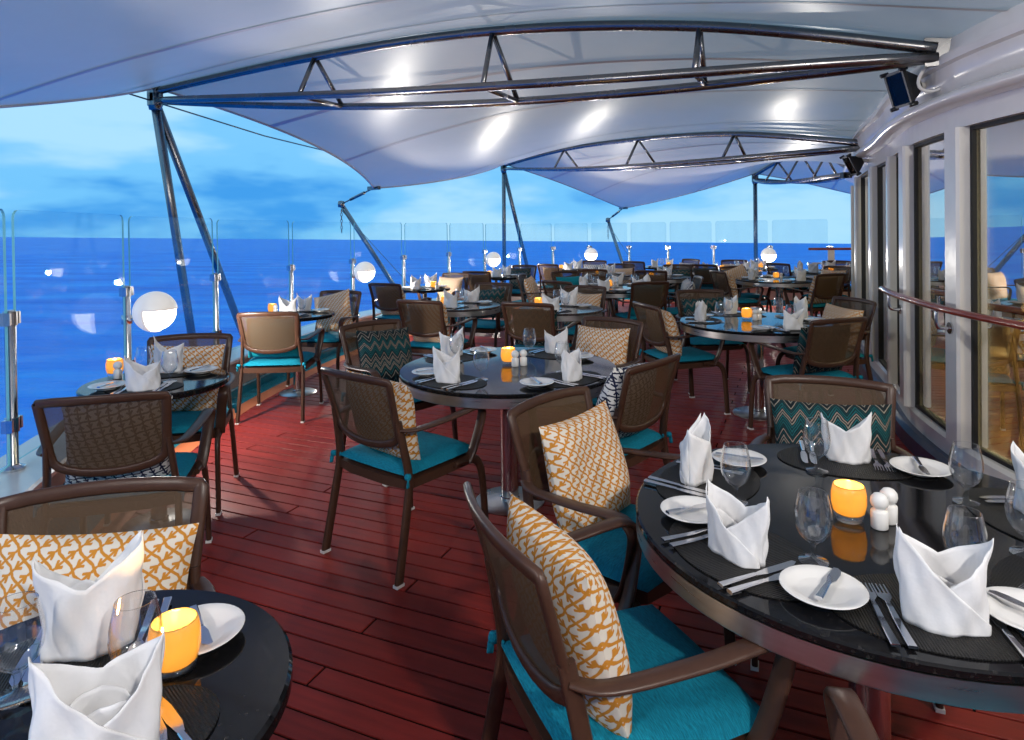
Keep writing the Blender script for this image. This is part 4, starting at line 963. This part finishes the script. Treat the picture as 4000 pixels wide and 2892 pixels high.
for k in range(4):
    xx = -.0112 + k * .00747; q2 = blade([(xx - .0019, .0715), (xx + .0019, .0715), (xx + .0012, .108), (xx - .0012, .108)], .0058, .0074); q.add(q2.v, q2.f)
WM['fork'] = q.mesh('table_fork', True, 35)
q = MB(); lathe(q, [(0, 0), (.2, 0), (.2, .0025), (0, .003)], 44, sx=1.02, sy=.70); WM['mat'] = q.mesh('placemat', True, 30)
q = MB(); lathe(q, [(0, .019), (.033, .019), (.0385, .024), (.0425, .045), (.042, .070), (.038, .090), (.0355, .092), (.0360, .088), (.0395, .068), (.040, .046), (.036, .026), (0, .023)], 30); WM['candle_cup'] = q.mesh('cup')
q = MB(); lathe(q, [(0, 0), (.031, 0), (.034, .004), (.0365, .0185), (0, .0185)], 30); WM['candle_base'] = q.mesh('glass_foot')
q = MB(); lathe(q, [(0, .036), (.006, .040), (.007, .047), (.003, .060), (0, .066)], 10); WM['flame'] = q.mesh('flame')
q = MB(); lathe(q, [(0, 0), (.0185, 0), (.0205, .003), (.0205, .043), (.018, .046), (.012, .047), (.0125, .050), (.019, .056), (.0215, .066), (.0200, .077), (.0125, .086), (.004, .089), (0, .0893)], 22); WM['shaker'] = q.mesh('shaker')
TZ = .7415
def put(name, me, mat, x, y, z, rz, label, cat, group, scale=1.0):
    o = obj(name, me, mat, loc=(x, y, z), rz=rz); 
    if scale != 1: o.scale = (scale,) * 3
    return tag(o, label, cat, group)
def setting(cx, cy_, ang, rs, where, small=False, detail=True, items=None, rot=None):
    """one place setting; ang = direction from the table centre to the diner"""
    a = rad(ang); c = Vector((cx + rs * math.cos(a), cy_ + rs * math.sin(a))); f = Vector((-math.cos(a), -math.sin(a))); r_ = Vector((f.y, -f.x)); z = DZ(cy_) + TZ
    def at(dx, dy): p = c + r_ * dx + f * dy; return p.x, p.y
    rz = math.atan2(f.y, f.x) - math.pi / 2; j = random.uniform
    k = .86 if small else 1.0
    put('placemat', WM['mat'], 'placemat', *at(0, .03), z + .0005, rz, f'dark oval placemat at {where}', 'placemat', 'placemats', k)
    zz = z + .0036
    NS = .98 if small else .95
    nk = put('napkin', random.choice(NAP), 'napkin', *at(j(-.01, .01), j(-.01, .015)), zz, rz + (rot if rot is not None else j(-.35, .35)), f'white peaked napkin at {where}', 'napkin', 'folded napkins', j(1.02, 1.12) * NS)
    md = nk.modifiers.new('cloth', 'SOLIDIFY'); md.thickness = .0015; md.offset = 0
    put('water_goblet', WM['goblet'], 'tumbler_glass', *at(.095 * k + j(-.01, .01), .145 * k), z + .0032 if small else z + .0008, 0, f'stemmed water glass at {where}', 'glass', 'water glasses')
    px, py = at(-.205 * k, .055); put('bread_plate', WM['plate'], 'china', px, py, z + .003, 0, f'white bread plate at {where}', 'plate', 'bread plates')
    if detail:
        put('butter_knife', WM['butter_knife'], 'cutlery', px + j(-.01, .02), py + j(-.01, .01), z + .0205, rz + j(-.5, .5), f'butter knife at {where}', 'knife', 'butter knives')
        for n_, dx in (('outer', -.118), ('inner', -.090)):
            put('table_fork', WM['fork'], 'cutlery', *at(dx * k, -.005), zz, rz + j(-.06, .06), f'{n_} steel fork at {where}', 'fork', 'forks')
        for n_, dx in (('inner', .092), ('outer', .120)):
            put('table_knife', WM['knife'], 'cutlery', *at(dx * k, -.01), zz, rz + j(-.05, .05), f'{n_} steel knife at {where}', 'knife', 'table knives')
def centre(x, y, ty, where, n_shk=2, adir=0):
    z = DZ(ty) + TZ
    c = thing('candle_holder', f'glowing amber glass candle holder on {where}', 'candle', (x, y, z), 0, 'lit candle holders')
    obj('cup', WM['candle_cup'], 'candle_glass', c); obj('glass_foot', WM['candle_base'], 'thick_glass', c); obj('flame', WM['flame'], 'flame', c)
    ld = bpy.data.lights.new('candle', 'POINT'); ld.energy = CANDLE_W; ld.color = (1, .55, .16); ld.shadow_soft_size = .008
    lo = bpy.data.objects.new('candle_light', ld); COL.objects.link(lo); lo.parent = c; lo.location = (0, 0, .072)
    a = rad(adir); d = Vector((math.cos(a), math.sin(a))); e = Vector((-d.y, d.x))
    for k in range(n_shk):
        p = Vector((x, y)) + d * (.068 + .024 * k) + e * (-.022 + .044 * k)
        put('shaker', WM['shaker'], 'china', p.x, p.y, z, 0, f'{("front", "rear")[k]} white ball-topped shaker on {where}' if n_shk > 1 else f'white ball-topped shaker on {where}', 'shaker', 'salt and pepper shakers')

table(-.03, 3.59, 'T', 'large round black table with steel rim in the middle of the deck')
for ang, nm in ((229, 'near left seat'), (137, 'far left seat'), (52, 'far right seat'), (315, 'near right seat')):
    setting(-.03, 3.59, ang, .46, f'the {nm} of the central round table')
centre(-.03, 3.66, 3.59, 'the central round table', 2, -40)
table(.918, 1.692, 'T', 'large round black table with steel rim at front right')
for ang, nm in ((143, 'far left seat'), (204, 'near left seat'), (70, 'far seat'), (258, 'nearest seat'), (357, 'far right seat'), (306, 'near right seat')):
    setting(.918, 1.692, ang, .455, f'the {nm} of the front right table')
centre(.866, 1.688, 1.69, 'the front right table', 2, -25)
table(1.944, 5.20, 'T', 'round steel-rimmed table beside the window wall handrail')
for ang, nm in ((171, 'left seat'), (98, 'far seat'), (20, 'right seat'), (283, 'near seat')):
    setting(1.944, 5.20, ang, .44, f'the {nm} of the handrail table')
centre(1.90, 5.30, 5.2, 'the handrail table', 2, -30)
table(3.85, 9.42, 'T', 'far right round steel-rimmed table behind the handrail table')
for ang, nm in ((190, 'left seat'), (118, 'far left seat'), (32, 'far right seat'), (290, 'near seat')):
    setting(3.85, 9.42, ang, .44, f'the {nm} of the far right round table', detail=False)
centre(3.82, 9.45, 9.42, 'the far right round table', 1, -20)
table(1.30, 8.35, 'T', 'round steel-rimmed table at mid deck behind the speckled pair')
for ang, nm in ((145, 'far left seat'), (200, 'left seat'), (245, 'near left seat'), (300, 'near right seat'), (10, 'right seat'), (75, 'far right seat')):
    setting(1.30, 8.35, ang, .45, f'the {nm} of the mid-deck round table', detail=False)
centre(1.25, 8.42, 8.35, 'the mid-deck round table', 2, -20)
table(3.75, 11.45, 'T', 'far round steel-rimmed table left of the last globe lamp')
for ang, nm in ((200, 'left seat'), (270, 'near seat'), (20, 'right seat')):
    setting(3.75, 11.45, ang, .44, f'the {nm} of the far round table near the last globe', detail=False)
centre(3.68, 11.45, 11.45, 'the far round table near the last globe', 1, 170)
table(5.25, 10.85, 'T', 'farthest round steel-rimmed table, partly behind the white wall')
for ang, nm in ((165, 'left seat'), (215, 'near left seat'), (300, 'near right seat'), (60, 'far seat')):
    setting(5.25, 10.85, ang, .44, f'the {nm} of the farthest round table', detail=False)
centre(5.25, 10.75, 10.85, 'the farthest round table', 1, 0)
SM = [('S', -1.85, 3.37, 280, 'the small lamp table', 'small round black table beneath the nearest globe lamp', (-.285, .115), True),
      ('S', -.735, 1.06, 0, 'the lower left corner table', 'small round black table cut by the lower left corner', None, True),
      ('S', -2.02, 6.08, 266, 'the rail table behind the tan-backed chair', 'small round black rail table behind the tan-backed chair', (-.23, .02), True),
      ('S', -1.18, 8.68, 245, 'the rail table by the second globe', 'small round black rail table by the second globe lamp', (.14, -.1), False),
      ('S', -.18, 10.72, 246, 'the rail table by the third globe', 'small round black rail table by the third globe lamp', (-.2, -.05), False),
      ('S', 1.14, 12.30, 240, 'the rail table by the fourth globe', 'small round black rail table by the fourth globe lamp', (-.22, 0), False),
      ('S', 2.92, 12.72, 210, 'the far stern table', 'small round black table at the stern right of the fourth globe', (.1, -.1), False),
      ('S', 4.50, 11.95, 230, 'the small table under the last globe', 'small round black table under the rightmost globe lamp', (.05, 0), False),
      ('M', -.53, 6.62, 248, 'the left speckled table', 'left one of two speckled steel-rimmed tables behind the central table', (-.16, .0), True),
      ('M', .45, 6.22, 246, 'the right speckled table', 'right one of two speckled steel-rimmed tables behind the central table', (-.2, .1), True),
      ('M', 1.56, 10.75, 248, 'the far speckled table', 'far speckled table behind the mid-deck round table', (-.15, 0), False),
      ('M', 2.36, 10.15, 246, 'the right-hand far speckled table', 'right-hand far speckled steel-rimmed table behind mid deck', (-.2, 0), False)]
for kind, x, y, near, where, lab, cpos, det in SM:
    table(x, y, kind, lab)
    if cpos is None:
        setting(x, y, 109, .168, f'the far seat of {where}', True, rot=.1); setting(x, y, 315, .188, f'the near seat of {where}', True, rot=-.3)
        centre(-.601, 1.137, y, where, 0)
    else:
        setting(x, y, near, .19 if kind == 'S' else .22, f'the near seat of {where}', True, det); setting(x, y, near + 180, .20 if kind == 'S' else .24, f'the far seat of {where}', True, det)
        centre(x + cpos[0], y + cpos[1], y, where, 1, -30)
